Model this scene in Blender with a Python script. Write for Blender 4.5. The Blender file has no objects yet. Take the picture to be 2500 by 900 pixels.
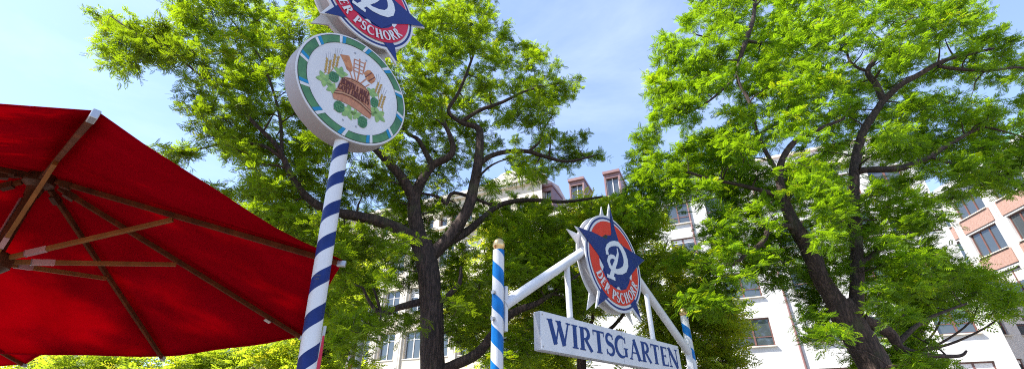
import bpy, bmesh, math, random
import numpy as np
from mathutils import Vector, Matrix
R = math.radians
rng = np.random.default_rng(11)
random.seed(5)
scene = bpy.context.scene
COL = scene.collection

# ------------------------------------------------------------------ camera
FPX, PITCH, EYE = 1090.0, R(29), 1.6
cam_d = bpy.data.cameras.new('camera')
cam_d.sensor_width = 36.0
cam_d.lens = 36.0 * FPX / 2500
cam_d.clip_start, cam_d.clip_end = 0.05, 3000
cam = bpy.data.objects.new('camera', cam_d)
COL.objects.link(cam)
cam.location = (0, 0, EYE)
cam.rotation_euler = (R(90) + PITCH, 0, 0)
scene.camera = cam

# ------------------------------------------------------------------ light
SUN = Vector((-0.60, -0.16, 0.78)).normalized()
SKY_STRENGTH, SUN_STRENGTH, EXPOSURE = 0.138, 5.0, 1.30
world = bpy.data.worlds.new('World')
scene.world = world
world.use_nodes = True
wn, wl = world.node_tree.nodes, world.node_tree.links
wn.clear()
sky = wn.new('ShaderNodeTexSky'); sky.sky_type = 'NISHITA'; sky.sun_disc = False
sky.sun_elevation = math.asin(SUN.z)
sky.sun_rotation = math.atan2(SUN.x, SUN.y)
sky.air_density = 1.0; sky.dust_density = .6; sky.ozone_density = 5.0
bg = wn.new('ShaderNodeBackground'); bg.inputs['Strength'].default_value = SKY_STRENGTH
out = wn.new('ShaderNodeOutputWorld')
# thin high cloud, stretched noise on the sky directions
tc = wn.new('ShaderNodeTexCoord'); mp = wn.new('ShaderNodeMapping')
mp.inputs['Scale'].default_value = (1.2, 2.0, 4.2); mp.inputs['Rotation'].default_value = (0.2, 0.1, 0.5)
nz = wn.new('ShaderNodeTexNoise'); nz.inputs['Scale'].default_value = 1.5; nz.inputs['Detail'].default_value = 7
nz.inputs['Roughness'].default_value = 0.58; nz.inputs['Distortion'].default_value = 0.35
rp = wn.new('ShaderNodeValToRGB')
rp.color_ramp.elements[0].position = 0.46; rp.color_ramp.elements[0].color = (0.16, 0.16, 0.16, 1)
rp.color_ramp.elements[1].position = 0.78; rp.color_ramp.elements[1].color = (0.40, 0.40, 0.40, 1)
mx = wn.new('ShaderNodeMix'); mx.data_type = 'RGBA'
mx.inputs[7].default_value = (3.9, 4.4, 6.8, 1)
wl.new(tc.outputs['Generated'], mp.inputs['Vector']); wl.new(mp.outputs[0], nz.inputs['Vector'])
wl.new(nz.outputs['Fac'], rp.inputs[0]); wl.new(rp.outputs[0], mx.inputs[0])
wl.new(sky.outputs[0], mx.inputs[6]); wl.new(mx.outputs[2], bg.inputs['Color'])
wl.new(bg.outputs[0], out.inputs[0])
sd = bpy.data.lights.new('sun', 'SUN'); sd.energy = SUN_STRENGTH; sd.angle = R(0.5); sd.color = (1, 0.955, 0.89)
so = bpy.data.objects.new('sun', sd); COL.objects.link(so)
so.rotation_euler = SUN.to_track_quat('Z', 'Y').to_euler()
so.location = (-30, -8, 40)
vs = scene.view_settings
vs.view_transform = 'Standard'; vs.look = 'None'; vs.gamma = 1; vs.use_curve_mapping = False
vs.exposure = EXPOSURE
cy = scene.cycles
cy.max_bounces = 8; cy.diffuse_bounces = 4; cy.transmission_bounces = 6; cy.glossy_bounces = 3
cy.caustics_reflective = False; cy.caustics_refractive = False
cy.filter_width = 1.1
cy.use_denoising = False

# ------------------------------------------------------------------ helpers
CP, SP = math.cos(PITCH), math.sin(PITCH)
def ray(px, py):
    x = (px - 1250) / FPX; y = -(py - 450) / FPX
    return Vector((x, CP - y * SP, SP + y * CP))
def onY(px, py, Y):
    r = ray(px, py); return r * (Y / r.y) + Vector((0, 0, EYE))
def onplane(px, py, P0, n):
    r = ray(px, py); return r * ((Vector(P0) - Vector((0, 0, EYE))).dot(n) / r.dot(n)) + Vector((0, 0, EYE))

def tag(o, label=None, cat=None, group=None, kind=None):
    if label: o['label'] = label
    if cat: o['category'] = cat
    if group: o['group'] = group
    if kind: o['kind'] = kind
    return o
def empty(name, loc=(0, 0, 0), rz=0, label=None, cat=None, group=None):
    o = bpy.data.objects.new(name, None); COL.objects.link(o)
    o.location = loc; o.rotation_euler = (0, 0, rz); o.empty_display_size = 0.2
    return tag(o, label, cat, group)
def copy_tree(o, parent=None):
    c = o.copy(); COL.objects.link(c); c.parent = parent
    for ch in list(o.children): copy_tree(ch, c)
    return c

class MB:
    def __init__(self): self.v = []; self.f = []; self.m = []
    def add(self, vs, fs, mi=0):
        b = len(self.v); self.v += [tuple(p) for p in vs]
        for f in fs: self.f.append(tuple(i + b for i in f)); self.m.append(mi)
        return self
    def box(self, x0, x1, y0, y1, z0, z1, mi=0):
        v = [(x0,y0,z0),(x1,y0,z0),(x1,y1,z0),(x0,y1,z0),(x0,y0,z1),(x1,y0,z1),(x1,y1,z1),(x0,y1,z1)]
        return self.add(v, [(3,2,1,0),(4,5,6,7),(0,1,5,4),(1,2,6,5),(2,3,7,6),(3,0,4,7)], mi)
    def beam(self, a, b, w, h, up=(0,0,1), mi=0):
        a = Vector(a); b = Vector(b); d = (b - a).normalized(); s = d.cross(Vector(up)).normalized(); t = s.cross(d)
        v = []
        for p in (a, b):
            for su, tu in ((-1,-1),(1,-1),(1,1),(-1,1)): v.append(p + s * su * w / 2 + t * tu * h / 2)
        return self.add(v, [(3,2,1,0),(4,5,6,7),(0,1,5,4),(1,2,6,5),(2,3,7,6),(3,0,4,7)], mi)
    def tube(self, pts, rad, n=12, caps=True, mi=0, wob=0):
        pts = [Vector(p) for p in pts]; k = len(pts)
        if not hasattr(rad, '__len__'): rad = [rad] * k
        rings = []; prev = None
        for i, p in enumerate(pts):
            d = (pts[min(i+1, k-1)] - pts[max(i-1, 0)]).normalized()
            if prev is None:
                s = d.cross(Vector((0, 1, 0)) if abs(d.y) < .9 else Vector((1, 0, 0))).normalized()
            else: s = (prev - d * prev.dot(d)).normalized()
            prev = s; t = d.cross(s)
            rings.append([p + (s * math.cos(2*math.pi*j/n) + t * math.sin(2*math.pi*j/n)) * rad[i] * (1 + (random.uniform(-wob, wob) if wob else 0)) for j in range(n)])
        v = [q for r in rings for q in r]
        f = [(i*n+j, i*n+(j+1) % n, (i+1)*n+(j+1) % n, (i+1)*n+j) for i in range(k-1) for j in range(n)]
        if caps: f += [tuple(range(n-1, -1, -1)), tuple((k-1)*n+j for j in range(n))]
        return self.add(v, f, mi)
    def lathe(self, prof, n=24, c=(0,0,0), mi=0):
        v = [(c[0]+r*math.cos(2*math.pi*j/n), c[1]+r*math.sin(2*math.pi*j/n), c[2]+z) for r, z in prof for j in range(n)]
        k = len(prof)
        f = [(i*n+j, i*n+(j+1) % n, (i+1)*n+(j+1) % n, (i+1)*n+j) for i in range(k-1) for j in range(n)]
        return self.add(v, f, mi)
    # sheet things in the plane y = const, facing -y
    def poly(self, pts, y, mi=0, th=0.0015):
        n = len(pts)
        v = [(x, y, z) for x, z in pts] + [(x, y + th, z) for x, z in pts]
        area = sum(pts[i][0]*pts[(i+1) % n][1] - pts[(i+1) % n][0]*pts[i][1] for i in range(n))
        o = list(range(n)) if area > 0 else list(range(n-1, -1, -1))
        f = [tuple(o)] + [(o[i], o[i] + n, o[(i+1) % n] + n, o[(i+1) % n]) for i in range(n)]
        return self.add(v, f, mi)
    def ribbon(self, pts, wid, y, mi=0, th=0.0015):
        k = len(pts)
        if not hasattr(wid, '__len__'): wid = [wid] * k
        L = []; Rr = []
        for i in range(k):
            a = pts[max(i-1, 0)]; b = pts[min(i+1, k-1)]
            dx, dz = b[0]-a[0], b[1]-a[1]; l = math.hypot(dx, dz) or 1
            nx, nz_ = -dz/l, dx/l
            L.append((pts[i][0]+nx*wid[i]/2, pts[i][1]+nz_*wid[i]/2)); Rr.append((pts[i][0]-nx*wid[i]/2, pts[i][1]-nz_*wid[i]/2))
        v = [(x, y, z) for x, z in L] + [(x, y, z) for x, z in Rr] + [(x, y+th, z) for x, z in L] + [(x, y+th, z) for x, z in Rr]
        f = []
        for i in range(k-1):
            f.append((i, k+i, k+i+1, i+1)); f.append((i, i+1, 2*k+i+1, 2*k+i)); f.append((k+i+1, k+i, 3*k+i, 3*k+i+1))
        f += [(0, 2*k, 3*k, k), (k-1, 2*k-1, 4*k-1, 3*k-1)]
        return self.add(v, f, mi)
    def annulus(self, r0, r1, y, mi=0, n=96, th=0.0015, c=(0, 0), a0=0, a1=2*math.pi):
        v = []; f = []
        for i in range(n+1):
            a = a0 + (a1-a0)*i/n
            for r, yy in ((r0, y), (r1, y), (r1, y+th), (r0, y+th)): v.append((c[0]+r*math.cos(a), yy, c[1]+r*math.sin(a)))
        for i in range(n):
            b = 4*i; d = b+4
            f += [(b, b+1, d+1, d), (b+1, b+2, d+2, d+1), (b+3, b, d, d+3)]
        return self.add(v, f, mi)
    def build(self, name, mats, parent=None, smooth=False, bevel=0):
        me = bpy.data.meshes.new(name); me.from_pydata(self.v, [], self.f)
        if not isinstance(mats, (list, tuple)): mats = [mats]
        for m_ in mats: me.materials.append(m_)
        if len(mats) > 1: me.polygons.foreach_set('material_index', self.m)
        me.validate()
        if smooth: me.polygons.foreach_set('use_smooth', [True] * len(me.polygons))
        me.update()
        o = bpy.data.objects.new(name, me); COL.objects.link(o)
        if parent: o.parent = parent
        if smooth:
            try:
                me.set_sharp_from_angle(angle=R(38))
            except Exception: pass
        if bevel:
            b = o.modifiers.new('bevel', 'BEVEL'); b.width = bevel; b.segments = 2; b.limit_method = 'ANGLE'; b.angle_limit = R(40)
        return o

def mat(name, col, rough=0.6, metal=0.0, var=0.12, scale=6.0, bump=0.0, bscale=40.0, coat=0.0, stretch=(1,1,1), col2=None, detail=5):
    m = bpy.data.materials.new(name); m.use_nodes = True
    nt = m.node_tree; N, L = nt.nodes, nt.links; b = N['Principled BSDF']
    b.inputs['Roughness'].default_value = rough; b.inputs['Metallic'].default_value = metal
    if coat: b.inputs['Coat Weight'].default_value = coat; b.inputs['Coat Roughness'].default_value = 0.08
    tcn = N.new('ShaderNodeTexCoord'); mpn = N.new('ShaderNodeMapping'); mpn.inputs['Scale'].default_value = stretch
    L.new(tcn.outputs['Object'], mpn.inputs[0])
    no = N.new('ShaderNodeTexNoise'); no.inputs['Scale'].default_value = scale; no.inputs['Detail'].default_value = detail
    L.new(mpn.outputs[0], no.inputs['Vector'])
    r = N.new('ShaderNodeValToRGB'); r.color_ramp.elements[0].position = 0.3; r.color_ramp.elements[1].position = 0.7
    c2 = col2 if col2 else tuple(c * (1 - 2*var) for c in col)
    r.color_ramp.elements[0].color = (*c2, 1); r.color_ramp.elements[1].color = (*col, 1)
    L.new(no.outputs['Fac'], r.inputs[0]); L.new(r.outputs[0], b.inputs['Base Color'])
    if bump:
        n2 = N.new('ShaderNodeTexNoise'); n2.inputs['Scale'].default_value = bscale; n2.inputs['Detail'].default_value = 6
        L.new(mpn.outputs[0], n2.inputs['Vector'])
        bp = N.new('ShaderNodeBump'); bp.inputs['Strength'].default_value = bump; bp.inputs['Distance'].default_value = 0.02
        L.new(n2.outputs['Fac'], bp.inputs['Height']); L.new(bp.outputs[0], b.inputs['Normal'])
    return m

M = {}
M['white'] = mat('white_enamel', (.62, .62, .63), .42, var=.05, scale=5, col2=(.54, .53, .53), coat=.1, stretch=(1, 1, .35), detail=9)
M['housing'] = mat('grey_white_housing', (.36, .335, .33), .7, var=.05, scale=2.5, stretch=(1, 1, 3))
M['navy'] = mat('navy_enamel', (.018, .035, .16), .32, var=.08, coat=.2)
M['polenavy'] = mat('navy_pole_paint', (.008, .026, .15), .5, var=.2, scale=22, stretch=(1, 1, .3), detail=9)
M['red'] = mat('red_enamel', (.62, .045, .03), .36, var=.05, coat=.2)
M['crimson'] = mat('crimson_enamel', (.55, .025, .06), .36, var=.05, coat=.2)
M['dark'] = mat('hole_shade_and_line', (.02, .03, .02), .8)  # painted shade in the star sign's gaps, also dark ring lines
M['lettergrey'] = mat('pale_grey_letter', (.62, .64, .65), .4, var=.03)
M['cyan'] = mat('bright_blue_paint', (.003, .17, .52), .35, var=.2, scale=22, coat=.2, stretch=(1, 1, .3), detail=9)
M['ringgreen'] = mat('garland_green', (.075, .22, .075), .5, var=.25, scale=14, col2=(.03, .12, .05))
M['ringcyan'] = mat('garland_cyan', (.0, .20, .40), .45, var=.05)
M['hop'] = mat('hop_green', (.06, .24, .09), .5, var=.3, scale=60, col2=(.015, .09, .04))
M['leafprint'] = mat('printed_leaf_green', (.30, .44, .12), .5, var=.25, scale=40, col2=(.12, .26, .08))
M['tub'] = mat('tub_brown', (.50, .22, .11), .5, var=.2, scale=18, stretch=(4, 1, .6), col2=(.33, .12, .06))
M['tubdark'] = mat('tub_dark_brown', (.12, .03, .02), .5)
M['tubtext'] = mat('tub_text', (.10, .015, .01), .6)
M['tublight'] = mat('tub_light_band', (.50, .27, .14), .5)
M['orange'] = mat('shovel_orange', (.55, .24, .09), .5, var=.25, scale=30, col2=(.32, .10, .03))
M['wheat'] = mat('wheat_yellow', (.55, .36, .07), .5, var=.4, scale=70, col2=(.22, .11, .02))
M['awn'] = mat('awn_grey', (.42, .42, .46), .5)
M['gold'] = mat('worn_gold', (.75, .53, .25), .28, metal=.9, var=.2, scale=12)
M['steel'] = mat('bolt_steel', (.42, .40, .38), .4, metal=.8)
M['lettblue'] = mat('letter_blue', (.008, .045, .19), .45, var=.05)
M['board'] = mat('board_white', (.65, .65, .66), .45, var=.05, scale=4, stretch=(1, 1, .3), col2=(.57, .57, .58), detail=9)
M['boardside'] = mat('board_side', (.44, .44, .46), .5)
M['plaster'] = mat('white_plaster', (.62, .60, .575), .9, var=.04, scale=1.1, bump=.2, bscale=40, col2=(.49, .475, .455), stretch=(1, 1, .35), detail=9)
M['cream'] = mat('cream_stone', (.62, .54, .42), .85, var=.08, scale=1.2, bump=.3, bscale=25, col2=(.50, .43, .33))
M['creamtrim'] = mat('pale_stone_trim', (.68, .62, .52), .8, var=.08, scale=3, col2=(.52, .47, .38))
M['frame'] = mat('window_frame_brown', (.16, .07, .055), .5, var=.1)
M['framewhite'] = mat('window_frame_pale', (.55, .53, .50), .5)
M['copper'] = mat('dormer_copper_brown', (.22, .11, .10), .45, var=.12, scale=4)
M['roofpink'] = mat('pale_roof_tile', (.45, .36, .33), .8, var=.12, scale=5, bump=.4, bscale=14)
M['roofmetal'] = mat('grey_standing_seam', (.36, .38, .40), .45, metal=.4, var=.15, scale=2, stretch=(8, 1, 1))
M['verdigris'] = mat('verdigris', (.16, .36, .30), .6)
M['awning'] = mat('green_awning', (.0, .30, .18), .7)
M['asphalt'] = mat('paving', (.26, .245, .22), .9, var=.12, scale=.8, bump=.3)
M['wood'] = mat('varnished_wood', (.16, .04, .010), .8, var=.2, scale=9, stretch=(1, 1, 1), col2=(.07, .018, .006))
M['strutwood'] = mat('oiled_wood', (.32, .11, .02), .75, var=.2, scale=9, col2=(.20, .07, .01))
M['wooddark'] = mat('dark_wood', (.10, .035, .016), .45, var=.2, scale=9)
M['alu'] = mat('cast_aluminium', (.45, .45, .46), .4, metal=.8, var=.08)
M['pink'] = mat('pink_label', (.55, .30, .30), .6)
M['label'] = mat('paper_label', (.78, .74, .70), .6)
M['greypole'] = mat('grey_flagpole', (.42, .44, .44), .4, var=.06)
M['bannerlilac'] = mat('faded_banner', (.42, .33, .36), .8, var=.1)
M['stickerink'] = mat('sticker_ink', (.10, .09, .10), .6)

for k_ in ('navy', 'polenavy', 'lettblue', 'red', 'crimson', 'cyan', 'wood', 'wooddark'):     # aged matt paint and oiled wood
    b_ = M[k_].node_tree.nodes['Principled BSDF']; b_.inputs['Specular IOR Level'].default_value = .22; b_.inputs['Coat Weight'].default_value = .0
def glass_mat():
    m = bpy.data.materials.new('window_glass'); m.use_nodes = True
    b = m.node_tree.nodes['Principled BSDF']
    b.inputs['Base Color'].default_value = (.05, .06, .065, 1); b.inputs['Roughness'].default_value = .04
    b.inputs['IOR'].default_value = 1.9
    return m
M['glass'] = glass_mat()

def cloth_mat():
    m = bpy.data.materials.new('red_canvas'); m.use_nodes = True
    N, L = m.node_tree.nodes, m.node_tree.links; N.clear()
    o = N.new('ShaderNodeOutputMaterial'); mixs = N.new('ShaderNodeMixShader'); d = N.new('ShaderNodeBsdfDiffuse'); t = N.new('ShaderNodeBsdfTranslucent')
    tcn = N.new('ShaderNodeTexCoord'); no = N.new('ShaderNodeTexNoise'); no.inputs['Scale'].default_value = 2.2; no.inputs['Detail'].default_value = 6
    r = N.new('ShaderNodeValToRGB')
    r.color_ramp.elements[0].position = .3; r.color_ramp.elements[0].color = (.42, .0015, .012, 1)
    r.color_ramp.elements[1].position = .7; r.color_ramp.elements[1].color = (.53, .002, .018, 1)
    L.new(tcn.outputs['Object'], no.inputs['Vector']); L.new(no.outputs['Fac'], r.inputs[0])
    L.new(r.outputs[0], d.inputs['Color']); L.new(r.outputs[0], t.inputs['Color'])
    fold = N.new('ShaderNodeTexNoise'); fold.inputs['Scale'].default_value = 1.6; fold.inputs['Detail'].default_value = 3; fold.inputs['Distortion'].default_value = 1.2
    bp0 = N.new('ShaderNodeBump'); bp0.inputs['Strength'].default_value = .22; bp0.inputs['Distance'].default_value = .12
    L.new(tcn.outputs['Object'], fold.inputs['Vector']); L.new(fold.outputs['Fac'], bp0.inputs['Height'])
    # weave + soft folds
    wv = N.new('ShaderNodeTexNoise'); wv.inputs['Scale'].default_value = 260
    bp = N.new('ShaderNodeBump'); bp.inputs['Strength'].default_value = .25; bp.inputs['Distance'].default_value = .004
    L.new(tcn.outputs['Object'], wv.inputs['Vector']); L.new(wv.outputs['Fac'], bp.inputs['Height'])
    L.new(bp0.outputs[0], bp.inputs['Normal']); L.new(bp.outputs[0], d.inputs['Normal']); L.new(bp0.outputs[0], t.inputs['Normal'])
    mixs.inputs[0].default_value = .5
    L.new(d.outputs[0], mixs.inputs[1]); L.new(t.outputs[0], mixs.inputs[2]); L.new(mixs.outputs[0], o.inputs[0])
    return m
M['canvas'] = cloth_mat()

def leaf_mat(name, dark, light, trans, fac=.5):
    m = bpy.data.materials.new(name); m.use_nodes = True
    N, L = m.node_tree.nodes, m.node_tree.links; N.clear()
    o = N.new('ShaderNodeOutputMaterial'); mixs = N.new('ShaderNodeMixShader'); t = N.new('ShaderNodeBsdfTranslucent')
    d = N.new('ShaderNodeBsdfPrincipled'); d.inputs['Roughness'].default_value = .55; d.inputs['Specular IOR Level'].default_value = .25
    at = N.new('ShaderNodeAttribute'); at.attribute_name = 'tone'
    r = N.new('ShaderNodeValToRGB'); r.color_ramp.elements[0].color = (*dark, 1); r.color_ramp.elements[1].color = (*light, 1)
    r2 = N.new('ShaderNodeValToRGB'); r2.color_ramp.elements[0].color = (*[c*.55 for c in trans], 1); r2.color_ramp.elements[1].color = (*trans, 1)
    e = r2.color_ramp.elements.new(.93); e.color = (*trans, 1); r2.color_ramp.elements[2].color = (trans[0]*1.25, trans[1]*.9, trans[2], 1)
    L.new(at.outputs['Fac'], r.inputs[0]); L.new(at.outputs['Fac'], r2.inputs[0])
    L.new(r.outputs[0], d.inputs['Base Color']); L.new(r2.outputs[0], t.inputs['Color'])
    mixs.inputs[0].default_value = fac
    L.new(d.outputs[0], mixs.inputs[1]); L.new(t.outputs[0], mixs.inputs[2]); L.new(mixs.outputs[0], o.inputs[0])
    return m
M['leaf_yellow'] = leaf_mat('yellow_green_leaf', (.040, .050, .006), (.120, .205, .008), (.43, .62, .010), .50)
M['leaf_green'] = leaf_mat('green_leaf', (.022, .065, .008), (.115, .21, .008), (.41, .66, .010), .50)
M['leaf_pale'] = leaf_mat('light_green_leaf', (.06, .11, .012), (.17, .24, .02), (.62, .76, .03), .55)

def bark_mat():
    m = bpy.data.materials.new('furrowed_bark'); m.use_nodes = True
    N, L = m.node_tree.nodes, m.node_tree.links; b = N['Principled BSDF']; b.inputs['Roughness'].default_value = .9
    tcn = N.new('ShaderNodeTexCoord'); mpn = N.new('ShaderNodeMapping'); mpn.inputs['Scale'].default_value = (1, 1, .16)
    L.new(tcn.outputs['Object'], mpn.inputs[0])
    v = N.new('ShaderNodeTexVoronoi'); v.feature = 'DISTANCE_TO_EDGE'; v.inputs['Scale'].default_value = 16
    n2 = N.new('ShaderNodeTexNoise'); n2.inputs['Scale'].default_value = 9; n2.inputs['Detail'].default_value = 8
    mx2 = N.new('ShaderNodeMix'); mx2.data_type = 'RGBA'; mx2.inputs[0].default_value = .25
    L.new(mpn.outputs[0], n2.inputs['Vector']); L.new(mpn.outputs[0], mx2.inputs[6]); L.new(n2.outputs['Color'], mx2.inputs[7])
    L.new(mx2.outputs[2], v.inputs['Vector'])
    r = N.new('ShaderNodeValToRGB'); r.color_ramp.elements[0].color = (.028, .017, .013, 1); r.color_ramp.elements[1].position = .28
    r.color_ramp.elements[1].color = (.11, .066, .052, 1)
    L.new(v.outputs['Distance'], r.inputs[0])
    mx3 = N.new('ShaderNodeMix'); mx3.data_type = 'RGBA'; mx3.blend_type = 'MULTIPLY'; mx3.inputs[0].default_value = .6
    L.new(r.outputs[0], mx3.inputs[6]); L.new(n2.outputs['Fac'], mx3.inputs[7]); 
    n4 = N.new('ShaderNodeTexNoise'); n4.inputs['Scale'].default_value = 2.3; n4.inputs['Detail'].default_value = 6
    L.new(tcn.outputs['Object'], n4.inputs['Vector']); r4 = N.new('ShaderNodeValToRGB'); r4.color_ramp.elements[0].position = .56; r4.color_ramp.elements[1].position = .72
    r4.color_ramp.elements[1].color = (.6, .6, .6, 1); L.new(n4.outputs['Fac'], r4.inputs[0])
    mx4 = N.new('ShaderNodeMix'); mx4.data_type = 'RGBA'; mx4.inputs[7].default_value = (.07, .075, .03, 1)
    L.new(r4.outputs[0], mx4.inputs[0]); L.new(mx3.outputs[2], mx4.inputs[6]); L.new(mx4.outputs[2], b.inputs['Base Color'])
    bp = N.new('ShaderNodeBump'); bp.inputs['Strength'].default_value = .9; bp.inputs['Distance'].default_value = .03
    L.new(r.outputs[0], bp.inputs['Height']); L.new(bp.outputs[0], b.inputs['Normal'])
    return m
M['bark'] = bark_mat()

def brick_mat():
    m = bpy.data.materials.new('pink_brick'); m.use_nodes = True
    N, L = m.node_tree.nodes, m.node_tree.links; b = N['Principled BSDF']; b.inputs['Roughness'].default_value = .85
    tcn = N.new('ShaderNodeTexCoord'); sx = N.new('ShaderNodeSeparateXYZ'); cx = N.new('ShaderNodeCombineXYZ')
    L.new(tcn.outputs['Object'], sx.inputs[0]); L.new(sx.outputs['X'], cx.inputs['X']); L.new(sx.outputs['Z'], cx.inputs['Y'])
    br = N.new('ShaderNodeTexBrick'); br.inputs['Scale'].default_value = 4
    br.inputs['Color1'].default_value = (.34, .185, .135, 1); br.inputs['Color2'].default_value = (.27, .135, .10, 1)
    br.inputs['Mortar'].default_value = (.45, .38, .33, 1); br.inputs['Mortar Size'].default_value = .02
    L.new(cx.outputs[0], br.inputs['Vector']); L.new(br.outputs['Color'], b.inputs['Base Color'])
    return m
M['brick'] = brick_mat()

# ------------------------------------------------------------------ ground
g = MB(); g.add([(-1500, -1500, 0), (1500, -1500, 0), (1500, 1500, 0), (-1500, 1500, 0)], [(0, 1, 2, 3)])
tag(g.build('ground', M['asphalt']), kind='structure')

# ------------------------------------------------------------------ buildings
def wall_mesh(mb, W, Hh, ops, depth=.22, y=0.0, mi=0, z0=0):
    """front wall in the plane y with recessed openings (x0,x1,z0,z1)"""
    xs = sorted({0.0, W} | {a for o in ops for a in o[:2]}); zs = sorted({z0, Hh} | {a for o in ops for a in o[2:]})
    for i in range(len(xs)-1):
        for j in range(len(zs)-1):
            cx, cz = (xs[i]+xs[i+1])/2, (zs[j]+zs[j+1])/2
            if any(o[0] < cx < o[1] and o[2] < cz < o[3] for o in ops): continue
            mb.add([(xs[i], y, zs[j]), (xs[i+1], y, zs[j]), (xs[i+1], y, zs[j+1]), (xs[i], y, zs[j+1])], [(0, 1, 2, 3)], mi)
    for a, b, c, d in ops:
        e = y + depth
        mb.add([(a,y,c),(b,y,c),(b,y,d),(a,y,d),(a,e,c),(b,e,c),(b,e,d),(a,e,d)], [(0,4,5,1),(1,5,6,2),(2,6,7,3),(3,7,4,0)], mi)
    return mb

def make_window(name, parent, x0, x1, z0, z1, y, fm, lights=2, rail=None, sill=True, arch=False):
    w, h = x1-x0, z1-z0
    f = MB(); t = .07
    f.box(0, w, 0, .08, 0, t); f.box(0, w, 0, .08, h-t, h); f.box(0, t, 0, .08, t, h-t); f.box(w-t, w, 0, .08, t, h-t)
    for k in range(1, lights): f.box(w*k/lights-.05, w*k/lights+.05, -.01, .08, t, h-t)
    if rail: f.box(t, w-t, .005, .075, h*rail-.025, h*rail+.025)
    o = f.build(name, fm, parent); o.location = (x0, y, z0)
    p = MB().box(t*.5, w-t*.5, .04, .05, t*.5, h-t*.5).build('pane', M['glass'], o)
    if random.random() < .45 and not arch:
        MB().box(t, w-t, .022, .034, h*(1-random.uniform(.2, .55)), h-t).build('blind', M['label'], o)
    if sill:
        MB().box(-.06, w+.06, -.30, 0.02, -.07, -.005).build('sill', M['creamtrim'], o)
    return o
def copy_window(o, x, z, y=None):
    c = copy_tree(o, o.parent); c.location = (x, o.location[1] if y is None else y, z); return c

# white rendered building -------------------------------------------------
yaw_w = math.atan2(-.412, .911)
P0 = Vector((15.66, 30.0, 0)); uw = Vector((.911, -.412, 0))
sL, sR = -14.0, 12.0
wb = empty('white_building', P0 + uw * sL, yaw_w, 'long white plastered building with brown roof dormers, standing behind the trees', 'building')
W = sR - sL
cols = [(-12.6, 1.5), (-9.9, 1.5), (-7.0, 1.7), (-4.0, 1.7), (-1.1, 2.2), (3.0, 2.2), (6.4, 2.2), (9.3, 1.8)]
rows = [1.1, 4.1 - .9 + .05, 6.4, 9.5, 12.6, 15.7]
rows = [3.2, 6.4, 9.5, 12.6, 15.5]
ops = []
for cxx, ww in cols:
    for rz_ in rows: ops.append((cxx - sL, cxx - sL + ww, rz_, rz_ + 1.75))
ops += [(cxx - sL, cxx - sL + ww, .0, 2.4) for cxx, ww in cols[::2]]
wm = wall_mesh(MB(), W, 18.2, ops, .26)
wm.box(0, W, 0.5, 12, 0, 18.15)
wm.build('wall', M['plaster'], wb)
for i, o_ in enumerate(ops):
    if o_[2] < .1: MB().box(o_[0], o_[1], .2, .3, 0, 2.4).build('door', M['frame'], wb); continue
    make_window('window', wb, o_[0]+.01, o_[1]-.01, o_[2]+.01, o_[3]-.01, .14, M['frame'], 2, .33)
# cornice, roof, drainpipes
MB().box(-.1, W+.1, -.35, .05, 18.0, 18.35).build('cornice', M['creamtrim'], wb)
MB().add([(0,-.3,18.36),(W,-.3,18.36),(W,5.5,20.5),(0,5.5,20.5),(0,12,18.36),(W,12,18.36)], [(0,1,2,3),(3,2,5,4),(0,3,4),(1,5,2),(0,4,5,1)]).build('roof', M['roofpink'], wb)
for xx in (-1.9 - sL - .4, 2.35 - sL):
    MB().tube([(xx, -.10, 0), (xx, -.10, 18.0)], .065, 10).build('drainpipe', M['copper'], wb, smooth=True)
for k, xs_ in enumerate((-14.6, -11.65, -8.5)):
    x0 = xs_ - sL
    if x0 < -.7: x0 = .05
    d = MB()
    d.box(x0, x0+.14, .1, 2.9, 18.5, 21.15); d.box(x0+1.22, x0+1.36, .1, 2.9, 18.5, 21.15); d.box(x0-.06, x0+1.42, -.05, 3.1, 21.155, 21.4)
    d.box(x0+.143, x0+1.217, .12, .3, 20.75, 21.15)
    dm = d.build('dormer', M['copper'], wb)
    wv = MB(); wv.box(x0+.145, x0+1.215, .30, .36, 18.6, 18.7); wv.box(x0+.64, x0+.72, .30, .36, 18.7, 20.74); wv.box(x0+.145, x0+.22, .30, .36, 18.7, 20.74); wv.box(x0+1.14, x0+1.215, .30, .36, 18.7, 20.74)
    wv.build('dormer_window_frame', M['framewhite'], dm)
    MB().box(x0+.15, x0+1.21, .37, .38, 18.6, 20.74).build('pane', M['glass'], dm)

MB().box(10.0, W, 2.2, 9, 18.4, 20.6).build('roof_storey', M['plaster'], wb)
MB().box(9.8, W+.1, 2.0, 9.2, 20.6, 20.8).build('roof_edge', M['creamtrim'], wb)

# cream ornate building ---------------------------------------------------
cL, cR = -39.0, -14.05
cb = empty('ornate_building', P0 + uw * cL + Vector((-.41, -.91, 0)) * .4, yaw_w, 'cream stone building with arched top windows, pilasters and a curved gable', 'building')
W2 = cR - cL
ops2 = []; arches = []
nb = 9; sp = W2 / nb
for k in range(nb):
    xc = sp * (k + .5)
    for pair in (-.62, .62):
        arches.append((xc + pair - .46, xc + pair + .46, 19.0, 20.3))
    for z_ in (14.9, 11.0, 7.1): ops2.append((xc - .85, xc + .85, z_, z_ + 2.3))
    ops2.append((xc - 1.0, xc + 1.0, 1.2, 5.0))
wm = wall_mesh(MB(), W2, 22.0, ops2 + arches, .35)
wm.box(0, W2, .6, 12, 0, 21.95)
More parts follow.
